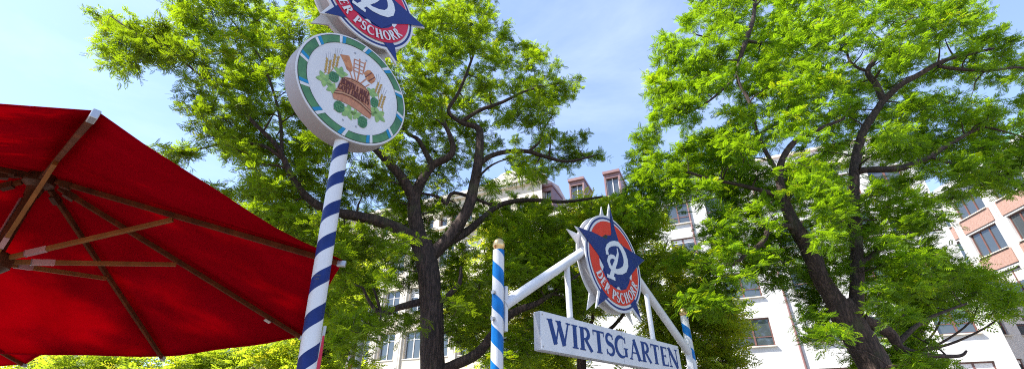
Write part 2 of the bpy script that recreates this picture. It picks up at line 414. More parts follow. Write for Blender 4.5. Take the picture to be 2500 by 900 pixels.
# arch heads fill the upper corners of each arched opening
for a, b, c, d in arches:
    xm, r_ = (a+b)/2, (b-a)/2; zc = d - r_
    for sgn in (-1, 1):
        pts = [(xm + sgn*r_, d)] + [(xm + sgn*r_*math.cos(t), zc + r_*math.sin(t)) for t in np.linspace(0, math.pi/2, 7)]
        n_ = len(pts); v = [(x, .003, z) for x, z in pts] + [(x, .3, z) for x, z in pts]
        wm.add(v, [tuple(range(n_) if sgn < 0 else range(n_-1, -1, -1))] + [(i, (i+1) % n_, (i+1) % n_ + n_, i + n_) for i in range(1, n_-1)])
wm.build('wall', M['cream'], cb)
for a, b, c, d in arches: make_window('arched_window', cb, a+.01, b-.01, c+.01, d-.01, .32, M['frame'], 1, .55, sill=False)
for a, b, c, d in ops2: make_window('window', cb, a+.01, b-.01, c+.01, d-.01, .25, M['framewhite'], 2, .7)
for k in range(nb + 1):
    xx = min(max(sp*k, .3), W2-.3)
    p = MB(); p.box(xx-.32, xx+.32, -.16, -.003, 5.9, 17.4); p.box(xx-.42, xx+.42, -.24, -.004, 17.4, 17.9); p.box(xx-.38, xx+.38, -.2, -.005, 5.4, 5.9)
    p.box(xx-.14, xx+.14, -.19, -.161, 6.4, 17.0)
    p.build('pilaster', M['creamtrim'], cb)
for z_, h_, d_ in ((17.92, .35, .45), (18.6, .22, .3), (21.5, .25, .35), (21.76, .3, .55), (5.0, .35, .28)):
    MB().box(-.05, W2+.05, -d_, -.006, z_, z_+h_).build('cornice', M['creamtrim'], cb)
for a, b, c, d in arches[::1]:
    xm = (a+b)/2; r_ = (b-a)/2
    tr = MB(); tr.annulus(r_+.02, r_+.16, -.06, n=14, th=.055, c=(xm, d-r_), a0=0, a1=math.pi); tr.build('arch_moulding', M['creamtrim'], cb)
MB().add([(0,-.3,22.07),(W2,-.3,22.07),(W2,5,23.6),(0,5,23.6),(0,12,22.07),(W2,12,22.07)], [(0,1,2,3),(3,2,5,4),(0,3,4),(1,5,2)]).build('roof', M['roofpink'], cb)
# curved gable
gx = -17.2 - cL
prof = [(-3.6, 22.1), (-3.5, 22.5), (-2.9, 22.7), (-2.3, 23.1), (-1.9, 23.9), (-1.2, 24.2), (-.9, 24.9), (-.4, 25.3), (0, 25.45)]
prof = [(x, 22.1 + (z-22.1)*.36) for x, z in prof]
prof = [(gx + x, z) for x, z in prof] + [(gx - x, z) for x, z in reversed(prof[:-1])]
MB().poly(prof, -.25, th=.9).build('gable', M['creamtrim'], cb)
MB().box(-10, 0, 0, 10, 0, 12).build('wing', M['cream'], cb)

# brick-banded building on the right --------------------------------------
yaw_b = math.atan2(-.99, -.14)
ub = Vector((-.14, -.99, 0)).normalized()
bb = empty('brick_building', (36.9, 37.2, 0), yaw_b, 'white and pink brick banded office building with large windows, right edge', 'building')
W3 = 33.0; nb3 = 9; sp3 = W3 / nb3
ops3 = []
for k in range(nb3):
    for z_ in (13.35, 10.05, 6.75, 3.45): ops3.append((sp3*k + .5, sp3*(k+1) - .5, z_, z_ + 1.9))
    ops3.append((sp3*k + .5, sp3*(k+1) - .5, 16.5, 18.1))
wm = wall_mesh(MB(), W3, 19.0, ops3, .25); wm.box(0, W3, .5, 14, 0, 18.95); wm.build('wall', M['plaster'], bb)
for a, b, c, d in ops3: make_window('window', bb, a+.01, b-.01, c+.01, d-.01, .15, M['frame'], 3, None)
for z_ in (12.2, 8.9, 5.6, 15.4):
    for k in range(nb3):
        MB().box(sp3*k+.35, sp3*(k+1)-.35, -.06, -.004, z_, z_+1.05).build('brick_panel', M['brick'], bb)
for k in range(nb3+1):
    xx = min(max(sp3*k, .18), W3-.18)
    MB().box(xx-.16, xx+.16, -.16, -.005, 0, 19.0).build('pilaster', M['plaster'], bb)
MB().box(-.2, W3+.2, -.5, 0, 19.0, 19.4).build('cornice', M['plaster'], bb)
for k in (3, 4, 5, 2):
    a = sp3*k+.5; b = sp3*(k+1)-.5
    MB().add([(a,-.02,11.8),(b,-.02,11.8),(b,-.55,10.9),(a,-.55,10.9),(a,0,11.76),(b,0,11.76),(b,-.53,10.86),(a,-.53,10.86)], [(0,1,2,3),(7,6,5,4),(3,2,6,7)]).build('awning', M['awning'], bb)
# mansard, standing seam, with a verdigris flashing
MB().add([(-6,-.2,19.4),(W3,-.2,19.4),(W3,4.5,22.5),(-6,4.5,22.5),(W3,10,22.5),(-6,10,22.5)], [(0,1,2,3),(3,2,4,5)]).build('roof', M['roofmetal'], bb)
MB().box(W3*.28, W3*.6, -.3, .3, 19.42, 20.0).build('flashing', M['verdigris'], bb)

# low white annex
ax = empty('white_annex', (27.6, 30.2, 0), R(4), 'low white annex with small dark windows, in front of the brick banded building', 'building')
ops4 = [(x, x+.95, z, z+1.35) for x in (.7, 2.5, 4.3, 6.1) for z in (1.6, 4.4, 7.2)]
wm = wall_mesh(MB(), 7.6, 9.3, ops4, .2); wm.box(0, 7.6, .45, 6, 0, 9.25); wm.build('wall', M['plaster'], ax)
for a, b, c, d in ops4: make_window('window', ax, a+.01, b-.01, c+.01, d-.01, .12, M['frame'], 1, .5)
MB().box(-.15, 7.75, -.2, 6.1, 9.3, 9.5).build('roof', M['roofmetal'], ax)

# ------------------------------------------------------------------ lettering (own serif capitals)
def arc(cx, cz, rx, rz, a0, a1, n=14):
    return [(cx + rx*math.cos(R(a0+(a1-a0)*i/n)), cz + rz*math.sin(R(a0+(a1-a0)*i/n))) for i in range(n+1)]
T, t_ = .235, .085     # thick and thin strokes
def serif(x, z, w=.34, th=.055): return ('r', [(x-w/2, z), (x+w/2, z)], th)
def Wd(n, a, b):      # width profile swelling in the middle
    return [a + (b-a)*math.sin(math.pi*i/(n-1)) for i in range(n)]
def glyph(ch):
    """returns (advance width, strokes) for height 1"""
    b, tp = .03, .97
    if ch == 'W': return 1.28, [('r', [(.13,1),(.42,.02)], T), ('r', [(.42,.02),(.64,.95)], t_), ('r', [(.60,1),(.88,.02)], T), ('r', [(.88,.02),(1.14,1)], t_), serif(.13,tp,.30), serif(.60,tp,.30), serif(1.14,tp,.26)]
    if ch == 'I': return .42, [('r', [(.21,0),(.21,1)], T), serif(.21,b), serif(.21,tp)]
    if ch == 'R':
        ar = [(.2,.96)] + arc(.38,.73,.22,.23,90,-90) + [(.2,.5)]
        return .82, [('r', [(.2,0),(.2,1)], T), ('r', ar, Wd(len(ar), .05, .2)), ('r', [(.38,.5),(.74,.0)], [.15,.17]), serif(.2,b,.34), serif(.72,b,.2), serif(.17,tp,.26)]
    if ch == 'P':
        ar = [(.2,.96)] + arc(.38,.71,.23,.25,90,-90) + [(.2,.46)]
        return .70, [('r', [(.2,0),(.2,1)], T), ('r', ar, Wd(len(ar), .05, .2)), serif(.2,b,.34), serif(.17,tp,.26)]
    if ch == 'T': return .80, [('r', [(.4,0),(.4,1)], T), ('r', [(.04,.96),(.76,.96)], .075), ('r', [(.06,.99),(.06,.76)], [.07,.03]), ('r', [(.74,.99),(.74,.76)], [.07,.03]), serif(.4,b)]
    if ch == 'S':
        p = arc(.32,.74,.21,.225,25,270,14) + arc(.32,.26,.23,.235,90,-155,14)[1:]
        return .62, [('r', p, Wd(len(p), .05, .2)), ('r', [(.52,.98),(.52,.74)], [.03,.08]), ('r', [(.09,.02),(.09,.27)], [.03,.08])]
    if ch in 'GC':
        p = arc(.50,.5,.40,.47,48,318 if ch == 'C' else 305,24)
        s = [('r', p, Wd(len(p), .05, .21)), ('r', [(.78,.99),(.78,.70)], [.03,.09])]
        if ch == 'G': s += [('r', [(.80,.06),(.80,.44)], .18), serif(.80,.44,.30)]
        else: s += [('r', [(.80,.10),(.82,.28)], [.05,.02])]
        return (1.0 if ch == 'G' else .90), s
    if ch == 'A': return .94, [('r', [(.46,1),(.80,0)], T), ('r', [(.46,.97),(.14,0)], t_), ('r', [(.24,.34),(.68,.34)], .06), serif(.14,b,.24), serif(.80,b,.32)]
    if ch == 'E': return .70, [('r', [(.2,0),(.2,1)], T), ('r', [(.1,.965),(.62,.965)], .07), ('r', [(.2,.52),(.50,.52)], .06), ('r', [(.1,.035),(.64,.035)], .07), ('r', [(.61,.99),(.61,.80)], [.07,.02]), ('r', [(.63,.01),(.65,.24)], [.07,.02]), ('r', [(.50,.60),(.50,.43)], .05)]
    if ch == 'F': return .66, [('r', [(.2,0),(.2,1)], T), ('r', [(.1,.965),(.60,.965)], .07), ('r', [(.2,.50),(.48,.50)], .06), ('r', [(.59,.99),(.59,.78)], [.07,.02]), serif(.2,b)]
    if ch == 'L': return .66, [('r', [(.2,0),(.2,1)], T), ('r', [(.1,.035),(.60,.035)], .07), ('r', [(.60,.01),(.62,.26)], [.07,.02]), serif(.2,tp)]
    if ch == 'N': return .98, [('r', [(.16,0),(.16,1)], t_), ('r', [(.14,1),(.80,.0)], T), ('r', [(.82,0),(.82,1)], t_), serif(.16,b,.28), serif(.13,tp,.26), serif(.82,tp,.28)]
    if ch == 'D':
        ar = [(.2,.965)] + arc(.40,.5,.40,.465,90,-90,18) + [(.2,.035)]
        return .88, [('r', [(.2,0),(.2,1)], T), ('r', ar, Wd(len(ar), .05, .22)), serif(.2,b,.3), serif(.2,tp,.3)]
    if ch == 'H': return .96, [('r', [(.2,0),(.2,1)], T), ('r', [(.76,0),(.76,1)], T), ('r', [(.2,.5),(.76,.5)], .06), serif(.2,b), serif(.2,tp), serif(.76,b), serif(.76,tp)]
    if ch == 'O':
        p = arc(.46,.5,.37,.46,90,450,30)
        return .92, [('r', p, [.06 + .15*abs(math.sin(2*math.pi*i/30)) for i in range(31)])]
    if ch == 'M': return 1.12, [('r', [(.16,0),(.2,1)], t_), ('r', [(.2,1),(.56,.05)], T), ('r', [(.56,.05),(.92,1)], t_), ('r', [(.92,1),(.96,0)], T), serif(.16,b,.26), serif(.96,b,.3)]
    if ch == 'Z': return .72, [('r', [(.08,.96),(.66,.96)], .07), ('r', [(.62,.95),(.10,.05)], T), ('r', [(.06,.04),(.66,.04)], .07)]
    if ch == '&':
        p = [(.80,.55),(.62,.2),(.40,.03),(.16,.12),(.12,.32),(.34,.55),(.50,.76),(.42,.95),(.26,.90),(.24,.72),(.42,.42),(.78,.02)]
        return .88, [('r', p, .1)]
    if ch == "'": return .26, [('r', [(.13,1),(.13,.74)], [.13,.04])]
    return .36, []
def text_line(mb, txt, x0, x1, z0, h, y, mi=0, track=.02):
    adv = [glyph(c)[0] + track for c in txt]; s = (x1-x0)/sum(adv); x = x0; k = 0
    for c in txt:
        a, st = glyph(c)
        for _, pts, w in st:
            wid = [q*(s+h)/2 for q in w] if hasattr(w, '__len__') else w*(s+h)/2
            mb.ribbon([(x + px_*s, z0 + pz*h) for px_, pz in pts], wid, y - .00025*(k % 7), mi); k += 1
        x += (a + track)*s
    return mb
def text_arc(mb, txt, r0, h, a0, a1, y, mi=0, track=.12, wsc=1.0):
    """letters standing on the arc, tops toward the centre; read left to right along the bottom"""
    adv = [(glyph(c)[0] + track) for c in txt]; tot = sum(adv); acc = 0; k = 0
    for c, ad in zip(txt, adv):
        a, st = glyph(c); mid = acc + ad/2; ang = a0 + (a1-a0)*mid/tot; sc = abs(a1-a0)*r0/tot
        for _, pts, w in st:
            wid = [q*(sc+h)/2 for q in w] if hasattr(w, '__len__') else w*(sc+h)/2
            P = []
            for px_, pz in pts:
                lx = (px_ - a/2)*sc; lz = pz*h; rr = r0 - lz
                th = ang + lx/r0
                P.append((rr*math.cos(th), rr*math.sin(th)))
            mb.ribbon(P, wid, y - .00025*(k % 7), mi); k += 1
        acc += ad
    return mb

# ------------------------------------------------------------------ star emblem sign
TIPS = [88, 16, -55, -127.5, 162.5]
def star_outline(tip, inner, tips=TIPS):
    pts = []
    for i, a in enumerate(sorted(tips)):
        tl = sorted(tips); nx_ = tl[(i+1) % len(tl)] + (360 if i == len(tl)-1 else 0)
        pts.append((tip*math.cos(R(a)), tip*math.sin(R(a)))); m_ = (a+nx_)/2
        pts.append((inner*math.cos(R(m_)), inner*math.sin(R(m_))))
    return pts
def polar_union(r_c, tip, inner, n=360):
    so_ = star_outline(tip, inner); angs = sorted(set([i*360/n for i in range(n)] + [t % 360 for t in TIPS])); res = []
    for a in angs:
        d = (math.cos(R(a)), math.sin(R(a))); best = r_c
        for i in range(len(so_)):
            p, q = so_[i], so_[(i+1) % len(so_)]; ex, ez = q[0]-p[0], q[1]-p[1]; den = d[0]*ez - d[1]*ex
            if abs(den) < 1e-9: continue
            r_ = (p[0]*ez - p[1]*ex)/den; s_ = (p[0]*d[1] - p[1]*d[0])/den
            if r_ > 0 and -1e-6 <= s_ <= 1+1e-6: best = max(best, r_)
        res.append((best*d[0], best*d[1]))
    return res
def star_sign(name, loc, rz, Rr, depth, label, redm, hole=True):
    root = empty(name, loc, rz, label, 'sign')
    ol = [(x*Rr, z*Rr) for x, z in polar_union(1.0, 1.335, .50)]
    n = len(ol); pt_ = .016
    for nm, ya, yb in (('front_plate', -depth/2, -depth/2 + pt_), ('back_plate', depth/2 - pt_, depth/2)):
        v = [(x, ya, z) for x, z in ol] + [(x, yb, z) for x, z in ol] + [(0, ya, 0), (0, yb, 0)]
        f = []
        for i in range(n):
            j = (i+1) % n; f += [(2*n, i, j), (2*n+1, n+j, n+i), (i, n+i, n+j, j)]
        MB().add(v, f).build(nm, M['white'], root)
    dr = MB().lathe([(.93*Rr, -depth/2 + pt_), (.93*Rr, depth/2 - pt_)], 96); dr.v = [(x, z, y_) for x, y_, z in dr.v]; dr.f = [f_[::-1] for f_ in dr.f]
    dr.build('drum', M['housing'], root, smooth=True)
    y = -depth/2
    MB().annulus(.915*Rr, .955*Rr, y-.003, th=.003).build('ring_line', M['navy'], root)
    def pg(nm, pts, dy, m_): return MB().poly([(x*Rr, z*Rr) for x, z in pts], y-dy, th=.002).build(nm, m_, root)
    # lower star arms, under the red band
    pg('star_arm', [(.765,-1.02),(.64,-.66),(.3,-.45),(.40,-.76)], .006, M['navy'])
    pg('star_arm', [(-.75,-1.0),(-.36,-.78),(-.3,-.4),(-.56,-.60)], .006, M['navy'])
    MB().annulus(.565*Rr, .865*Rr, y-.009, th=.003).build('red_band', redm, root)
    pg('centre_disc', arc(0, 0, .566, .566, 0, 360, 60)[:-1], .0085, M['navy'])
    if hole:  # flat dark patches paint the shade inside the see-through gaps
        pg('hole_shade', [(-.44,.36),(-.36,.46),(-.24,.53),(-.16,.53),(-.22,.44),(-.3,.38)], .0105, M['dark'])
        pg('hole_shade', [(.28,.45),(.34,.50),(.43,.40),(.47,.30),(.38,.33)], .0105, M['dark'])
    for tri in ([(-.56,-.06),(-.44,-.20),(-.50,-.30),(-.57,-.2)], [(.50,-.10),(.60,-.13),(.56,-.26),(.50,-.24)], [(-.06,-.56),(.02,-.48),(.09,-.56)]):
        pg('white_corner', tri, .0125, M['white'])
    # upper arms over the red band, continuous with the heart of the star
    pg('star_body', [(.045,1.25),(.13,.80),(.25,.47),(1.25,.36),(.86,.10),(.50,-.20),(.30,-.50),(-.30,-.52),(-.42,-.26),(-.50,-.06),(-.86,.18),(-1.20,.40),(-.72,.44),(-.24,.43),(-.10,.50),(-.02,.62),(.0,.9)], .0145, M['navy'])
    bowl = [(-.27,.09),(-.28,.20),(-.22,.29),(-.10,.37),(.06,.43),(.2,.45),(.31,.39),(.39,.29),(.43,.17),(.42,.05),(.34,-.07),(.2,-.15),(.04,-.20),(-.12,-.20),(-.22,-.14),(-.26,-.05),(-.22,.04),(-.13,.09),(-.03,.10),(.06,.05),(.04,-.03)]
    w_ = [.10,.09,.09,.10,.11,.12,.14,.16,.17,.17,.15,.13,.11,.10,.10,.10,.09,.09,.09,.07,.04]
    em = MB(); em.ribbon([(x*Rr*.98, z*Rr*.98) for x, z in bowl], [q*Rr for q in w_], y-.017)
    em.ribbon([(x*Rr, z*Rr) for x, z in [(.13,.33),(.14,.22),(.06,.07),(-.06,-.10),(-.18,-.30),(-.22,-.38)]], [q*Rr for q in (.03,.06,.09,.11,.12,.13)], y-.0175)
    em.ribbon([(-.36*Rr, -.36*Rr), (-.08*Rr, -.37*Rr)], .07*Rr, y-.018)
    em.build('emblem_letter', M['lettergrey'], root)
    tx = MB(); text_arc(tx, 'DER PSCHORR', .825*Rr, .20*Rr, R(206), R(338), y-.0185, 0, track=.12)
    tx.build('lettering', M['white'], root)
    return root

def star_fix(root, Rr, depth):
    return root

# ------------------------------------------------------------------ striped pole with round hop sign and star sign
YAW = R(49.5)
nd = Vector((math.sin(YAW), -math.cos(YAW), 0)); ud = Vector((math.cos(YAW), math.sin(YAW), 0))
Cd = Vector((-1.2057, 2.65, 3.908)); RD = .467; DD = .155

def striped_pole_mesh(length, rad, period, frac, direction, phase=0, n=28, top=0):
    """one winding of paint: the mesh rows follow the helix so the edge is crisp"""
    mb = MB(); rows_ = []
    z = -period*2 + phase
    while z < length + period*2:
        rows_ += [(z, 0), (z + period*frac, 1)]; z += period
    P = lambda j, zz: (rad*math.cos(2*math.pi*j/n), rad*math.sin(2*math.pi*j/n), zz)
    for a in range(len(rows_)-1):
        z0, k = rows_[a]; z1 = rows_[a+1][0]
        for j in range(n):
            o0 = direction*period*j/n; o1 = direction*period*(j+1)/n
            q = [z0+o0, z0+o1, z1+o1, z1+o0]
            if min(q) >= length or max(q) <= 0: continue
            q = [min(max(x, 0), length) for x in q]
            mb.add([P(j, q[0]), P(j+1, q[1]), P(j+1, q[2]), P(j, q[3])], [(0, 1, 2, 3)], k)
    mb.add([P(j, length) for j in range(n)], [tuple(range(n))], 1)
    return mb
pb = Vector((-1.157, 2.70, 1.905)); pt = Vector((-1.2995, 2.70, 4.51))
pd = (pt - pb).normalized(); base = pb - pd*(pb.z/pd.z); plen = 5.6
pole = empty('striped_pole', base, 0, 'tall slim pole with dark navy and white spiral stripes, carrying the round sign', 'pole')
pole.rotation_mode = 'QUATERNION'; pole.rotation_quaternion = Vector((0, 0, 1)).rotation_difference(pd)
sm = striped_pole_mesh(plen, .052, .232, .43, 1, .10).build('shaft', [M['polenavy'], M['white']], pole, smooth=True)
MB().lathe([(0, plen+.11), (.035, plen+.10), (.06, plen+.06), (.065, plen+.03), (.05, plen), (.052, plen-.01)][::-1], 20).build('finial', M['gold'], pole, smooth=True)
MB().lathe([(.11, .0), (.11, .02), (.06, .03), (.06, .12), (.053, .13)], 24).build('foot', M['steel'], pole, smooth=True)
# small sticker with faded writing wrapped on the shaft
st = MB()
for r_i in range(2):
    for k in range(4 if r_i else 7):
        a = R(-118 + k*7.5 + r_i*16); zz = 2.435 - r_i*.02
        c_ = Vector((.0532*math.cos(a), .0532*math.sin(a), zz)); tx_ = Vector((-math.sin(a), math.cos(a), 0))
        for dx, h_ in ((-.0024, .009), (.0012, .006 + .004*(k % 2))):
            p = c_ + tx_*dx; st.add([p, p + tx_*.0016, p + tx_*.0016 + Vector((0, 0, h_)), p + Vector((0, 0, h_))], [(0, 1, 2, 3)])
st.build('sticker', M['stickerink'], pole)

rs = empty('round_sign', Cd - nd*(DD/2), YAW, 'round white sign with green garland rim and a painted brewing tub with hops', 'sign')
hb_ = MB(); n = 96
hb_.lathe([(0, 0), (RD-.004, 0), (RD, .004), (RD, DD-.004), (RD-.004, DD), (0, DD)], n)
hv = [(x, DD/2 - z, y_) for x, y_, z in hb_.v]; hb_.v = hv; hb_.f = [tuple(f_) for f_ in hb_.f]
ho = hb_.build('housing', M['housing'], rs, smooth=True)
YF = -DD/2
def dpoly(pts, dy): return [(x*RD, z*RD) for x, z in pts]
MB().poly(arc(0, 0, RD-.003, RD-.003, 0, 360, 96)[:-1], YF-.003, th=.003).build('face', M['white'], rs)
MB().annulus(.825*RD, .955*RD, YF-.006, th=.003).build('garland_ring', M['ringgreen'], rs)
MB().annulus(.955*RD, .963*RD, YF-.0065, th=.003).build('ring_line', M['dark'], rs)
MB().annulus(.825*RD, .831*RD, YF-.0075, th=.003).build('ring_line', M['dark'], rs)
for k in range(12):
    a = 149 - 30*k
    for nm_, mm_, off, wd in (('white_stripe', M['white'], 0, 3.2), ('cyan_stripe', M['ringcyan'], -3.6, 3.8)):
        q = [(.822, a+off+3), (.958, a+off), (.958, a+off-wd), (.822, a+off+3-wd)]
        MB().poly([(r_*RD*math.cos(R(x)), r_*RD*math.sin(R(x))) for r_, x in q], YF-.0085, th=.002).build(nm_, mm_, rs)
def art(nm, m_, polys, dy):
    mb = MB()
    for i, p in enumerate(polys): mb.poly([(x*RD, z*RD) for x, z in p], YF-dy-.0003*(i % 5), th=.0012)
    return mb.build(nm, m_, rs)
def art_r(nm, m_, rib, dy):
    mb = MB()
    for i, (p, w) in enumerate(rib): mb.ribbon([(x*RD, z*RD) for x, z in p], w*RD, YF-dy-.0003*(i % 5), th=.0012)
    return mb.build(nm, m_, rs)
def ell(cx, cz, rx, rz, rot=0, n=20):
    c, s = math.cos(R(rot)), math.sin(R(rot))
    return [(cx + rx*math.cos(a)*c - rz*math.sin(a)*s, cz + rx*math.cos(a)*s + rz*math.sin(a)*c) for a in np.linspace(0, 2*math.pi, n, endpoint=False)]
def leafshape(cx, cz, r, rot=0):
    return [(cx + r*(1 + .28*math.cos(5*a) + .06*math.cos(15*a))*math.cos(a + R(rot)), cz + r*(1 + .28*math.cos(5*a) + .06*math.cos(15*a))*math.sin(a + R(rot))) for a in np.linspace(0, 2*math.pi, 40, endpoint=False)]
art_r('tool_handles', M['tub'], [([(-.17,.28),(-.07,.12)], .022), ([(-.13,.56),(-.10,.33),(-.02,.14)], .022), ([(-.04,.63),(.0,.36),(.0,.14)], .026), ([(.07,.64),(.07,.38)], .024), ([(.16,.34),(.05,.13)], .022), ([(.22,.24),(.14,.12)], .02),
      ([(-.13,.56),(.07,.60)], .02), ([(-.115,.48),(.07,.51)], .018), ([(-.10,.40),(.07,.43)], .018), ([(-.09,.33),(.07,.36)], .02)], .004)
art('shovel', M['orange'], [[(-.38,.48),(-.23,.56),(-.13,.38),(-.12,.30),(-.16,.25),(-.22,.27),(-.28,.36)]], .0055)
art('cask', M['orange'], [[(.08,.40),(.13,.50),(.18,.53),(.25,.50),(.31,.43),(.30,.35),(.25,.27),(.17,.29)]], .0055)
art_r('cask_hoops', M['tubdark'], [([(.12,.33),(.22,.50)], .016), ([(.19,.29),(.29,.45)], .016)], .0068)
for bun in (0, 1): art_r('awns', M['awn'], [([(x0, z0), (x1, z1)], .009) for x0, z0, x1, z1 in [(-.55,.18,-.60,.34),(-.53,.2,-.565,.38),(-.51,.22,-.53,.40),(-.49,.24,-.49,.40),(-.44,.34,-.47,.54),(-.42,.36,-.44,.58),(-.40,.37,-.40,.60),(-.38,.37,-.36,.60),(.33,.36,.31,.54),(.36,.38,.35,.56),(.39,.36,.40,.54),(.46,.18,.47,.36),(.49,.18,.51,.36),(.52,.16,.56,.34)] if (x0 > 0) == bun], .003)
for cx, cz, rot in ((-.52,.12,8), (-.42,.28,4), (.39,.25,-12), (.50,.05,-10)):
    wh = []
    for k in range(5):
        for s in (-1, 1): wh.append(ell(cx + s*.028 + .035*math.sin(R(-rot))*(k-2), cz + (k-2)*.056, .017, .036, rot + s*-24, 10))
    art('wheat_ear', M['wheat'], wh, .0055)
art_r('wheat_stems', M['wheat'], [([(-.53,0),(-.58,-.14)], .012), ([(-.43,.15),(-.47,.0)], .012), ([(.53,-.06),(.58,-.22)], .012), ([(.42,.13),(.46,.0)], .012)], .0045)
for lf_ in [leafshape(-.30,.13,.10,20), leafshape(-.52,-.15,.11,60), leafshape(-.37,-.24,.09,10), leafshape(-.04,-.50,.11,90), leafshape(.10,-.48,.08,40), leafshape(.30,.10,.09,10), leafshape(.48,-.26,.12,50), leafshape(.36,-.24,.08,0)]: art('hop_leaf', M['leafprint'], [lf_], .006)
hp = []
for cx, cz, rx, rz in ((-.39,-.02,.085,.10), (-.20,-.50,.09,.105), (.23,-.55,.085,.11), (.37,-.06,.075,.10)): hp.append((cx, cz, rx, rz))

for cx, cz, rx, rz in hp:
    art('hop_cone', M['hop'], [ell(cx, cz, rx, rz)], .0075); sc_ = []
    for r_i in range(4):
        for c_i in range(3): sc_.append(ell(cx + (c_i-1)*rx*.5 + (r_i % 2)*.018 - .009, cz + (r_i-1.5)*rz*.45, rx*.24, rz*.2, 0, 8))
    art('hop_scales', M['ringgreen'], sc_, .0088)
tubp = [(-.27,.03),(-.22,.10),(-.10,.15),(.02,.165),(.14,.14),(.24,.08),(.36,-.36),(.34,-.42),(.22,-.41),(.08,-.385),(-.07,-.375),(-.2,-.385),(-.31,-.41),(-.345,-.35),(-.33,-.29),(-.30,-.2)]
art('tub', M['tub'], [tubp], .0085)
art_r('tub_hoops', M['tublight'], [([(-.32,-.28),(-.2,-.22),(-.05,-.195),(.12,-.215),(.345,-.30)], .026), ([(-.26,.035),(-.12,.10),(.02,.115),(.14,.10),(.235,.05)], .012)], .0105)
art_r('tub_lines', M['tubdark'], [([(-.33,-.31),(-.2,-.25),(-.05,-.225),(.12,-.245),(.35,-.33)], .012), ([(-.325,-.26),(-.2,-.20),(-.05,-.175),(.12,-.195),(.34,-.28)], .009), ([(-.25,.055),(-.12,.12),(.02,.135),(.14,.12),(.23,.065)], .010)], .0115)
tl = MB(); text_line(tl, "HOPFEN & MALZ", -.265*RD, .245*RD, -.06*RD, .115*RD, YF-.0125); text_line(tl, "GOTT ERHALTS", -.29*RD, .27*RD, -.185*RD, .115*RD, YF-.0125)
tl.build('lettering', M['tubtext'], rs)
art('rivets', M['steel'], [ell(x, z, .016, .016) for x, z in ((-.09,-.69),(.14,-.69),(-.14,.69),(.08,.68))], .006)

us = star_sign('star_sign', Cd + ud*(-.030) + Vector((0, 0, .965)) - nd*.078, YAW, .4525, .155, 'red and navy star sign above the round sign, cut by the picture top', M['crimson'])

# ------------------------------------------------------------------ gate of the beer garden
LG = Vector((-.1645, 5.2, 0)); RG = Vector((3.3105, 8.7483, 0)); ug = (RG - LG).normalized(); WG = (RG - LG).length
YG = math.atan2(ug.y, ug.x)
gate = empty('entrance_gate', LG, YG, 'white tubular gate between two blue and white striped posts topped by gold balls', 'gate')
HG = 3.555
def gate_post(x):
    ps = striped_pole_mesh(HG, .07, .375, .5, -1, .02).build('post', [M['cyan'], M['white']], gate, smooth=True); ps.location = (x, 0, 0)
    b_ = MB().lathe([(.0, .150), (.03, .147), (.055, .13), (.073, .10), (.078, .07), (.073, .04), (.055, .015), (.05, 0), (.04, -.01)][::-1], 24, (0, 0, HG)).build('ball', M['gold'], ps, smooth=True)
    s = 1 if x < 1 else -1
    MB().box(s*.0705 if s > 0 else -.115, .115 if s > 0 else -.0705, -.055, .055, 2.60, 3.12).build('bracket', M['white'], ps, bevel=.004)
    bl = MB()
    for z_ in (2.72, 3.02): bl.tube([(-s*.07, -.01, z_), (-s*.098, -.01, z_)], .024, 10)
    bl.build('bolts', M['steel'], ps, smooth=True)
    return ps
gate_post(0); gate_post(WG)
pL = [(.10, 0, 2.93), (1.75, 0, 4.03)]; pR = [(WG-1.55, 0, 3.90), (WG-.06, 0, 2.90)]
cx_ = 2.52
apex = (cx_, 0, 4.45)
MB().tube([(.09, 0, 2.90), (cx_, 0, 4.50)], .068, 20).build('beam', M['white'], gate, smooth=True)
MB().tube([(cx_, 0, 4.50), (WG-.09, 0, 2.90)], .068, 20).build('beam', M['white'], gate, smooth=True)
for x_ in (1.36, 3.60):
    hg_ = MB().tube([(x_, 0, 2.9), (x_, 0, 3.74)], .042, 14).build('hanger', M['white'], gate, smooth=True)
    MB().lathe([(.043, 0), (.06, .0), (.06, .02), (.043, .025)], 16, (x_, 0, 2.93)).build('collar', M['steel'], hg_, smooth=True)

# board: pixel corners unprojected lie at s 0.50..4.25, z 2.46..2.92
bd = empty('name_board', LG + ug*.615 + Vector((ug.y, -ug.x, 0))*.05 + Vector((0, 0, 2.455)), YG, 'long white board lettered WIRTSGARTEN in blue, hanging between the gate posts', 'sign')
BW, BH, BT = 3.62, .455, .10
MB().box(0, BW, -BT/2-.02, BT/2, 0, BH).build('box', M['board'], bd, bevel=.006)
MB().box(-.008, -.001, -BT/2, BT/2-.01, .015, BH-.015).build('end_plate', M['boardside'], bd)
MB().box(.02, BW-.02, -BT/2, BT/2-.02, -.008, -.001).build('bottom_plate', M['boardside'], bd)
tl = MB(); text_line(tl, 'WIRTSGARTEN', .115, 3.55, .085, .295, -BT/2-.023)
tl.build('lettering', M['lettblue'], bd)
for x_ in (1.81,): MB().box(x_-.003, x_+.003, -BT/2-.0225, -BT/2-.019, .002, BH-.002).build('seam', M['boardside'], bd)
for x_ in (.03, BW-.03):
    for z_ in (.04, BH-.04): MB().tube([(x_, -BT/2-.019, z_), (x_, -BT/2-.027, z_)], .009, 10).build('screw', M['steel'], bd, smooth=True)
gs = star_sign('star_sign', LG + ug*2.50 + Vector((0, 0, 4.0)) + Vector((ug.y, -ug.x, 0))*.015, YG, .795, .17, 'red and navy star sign at the peak of the white gate', M['red'])

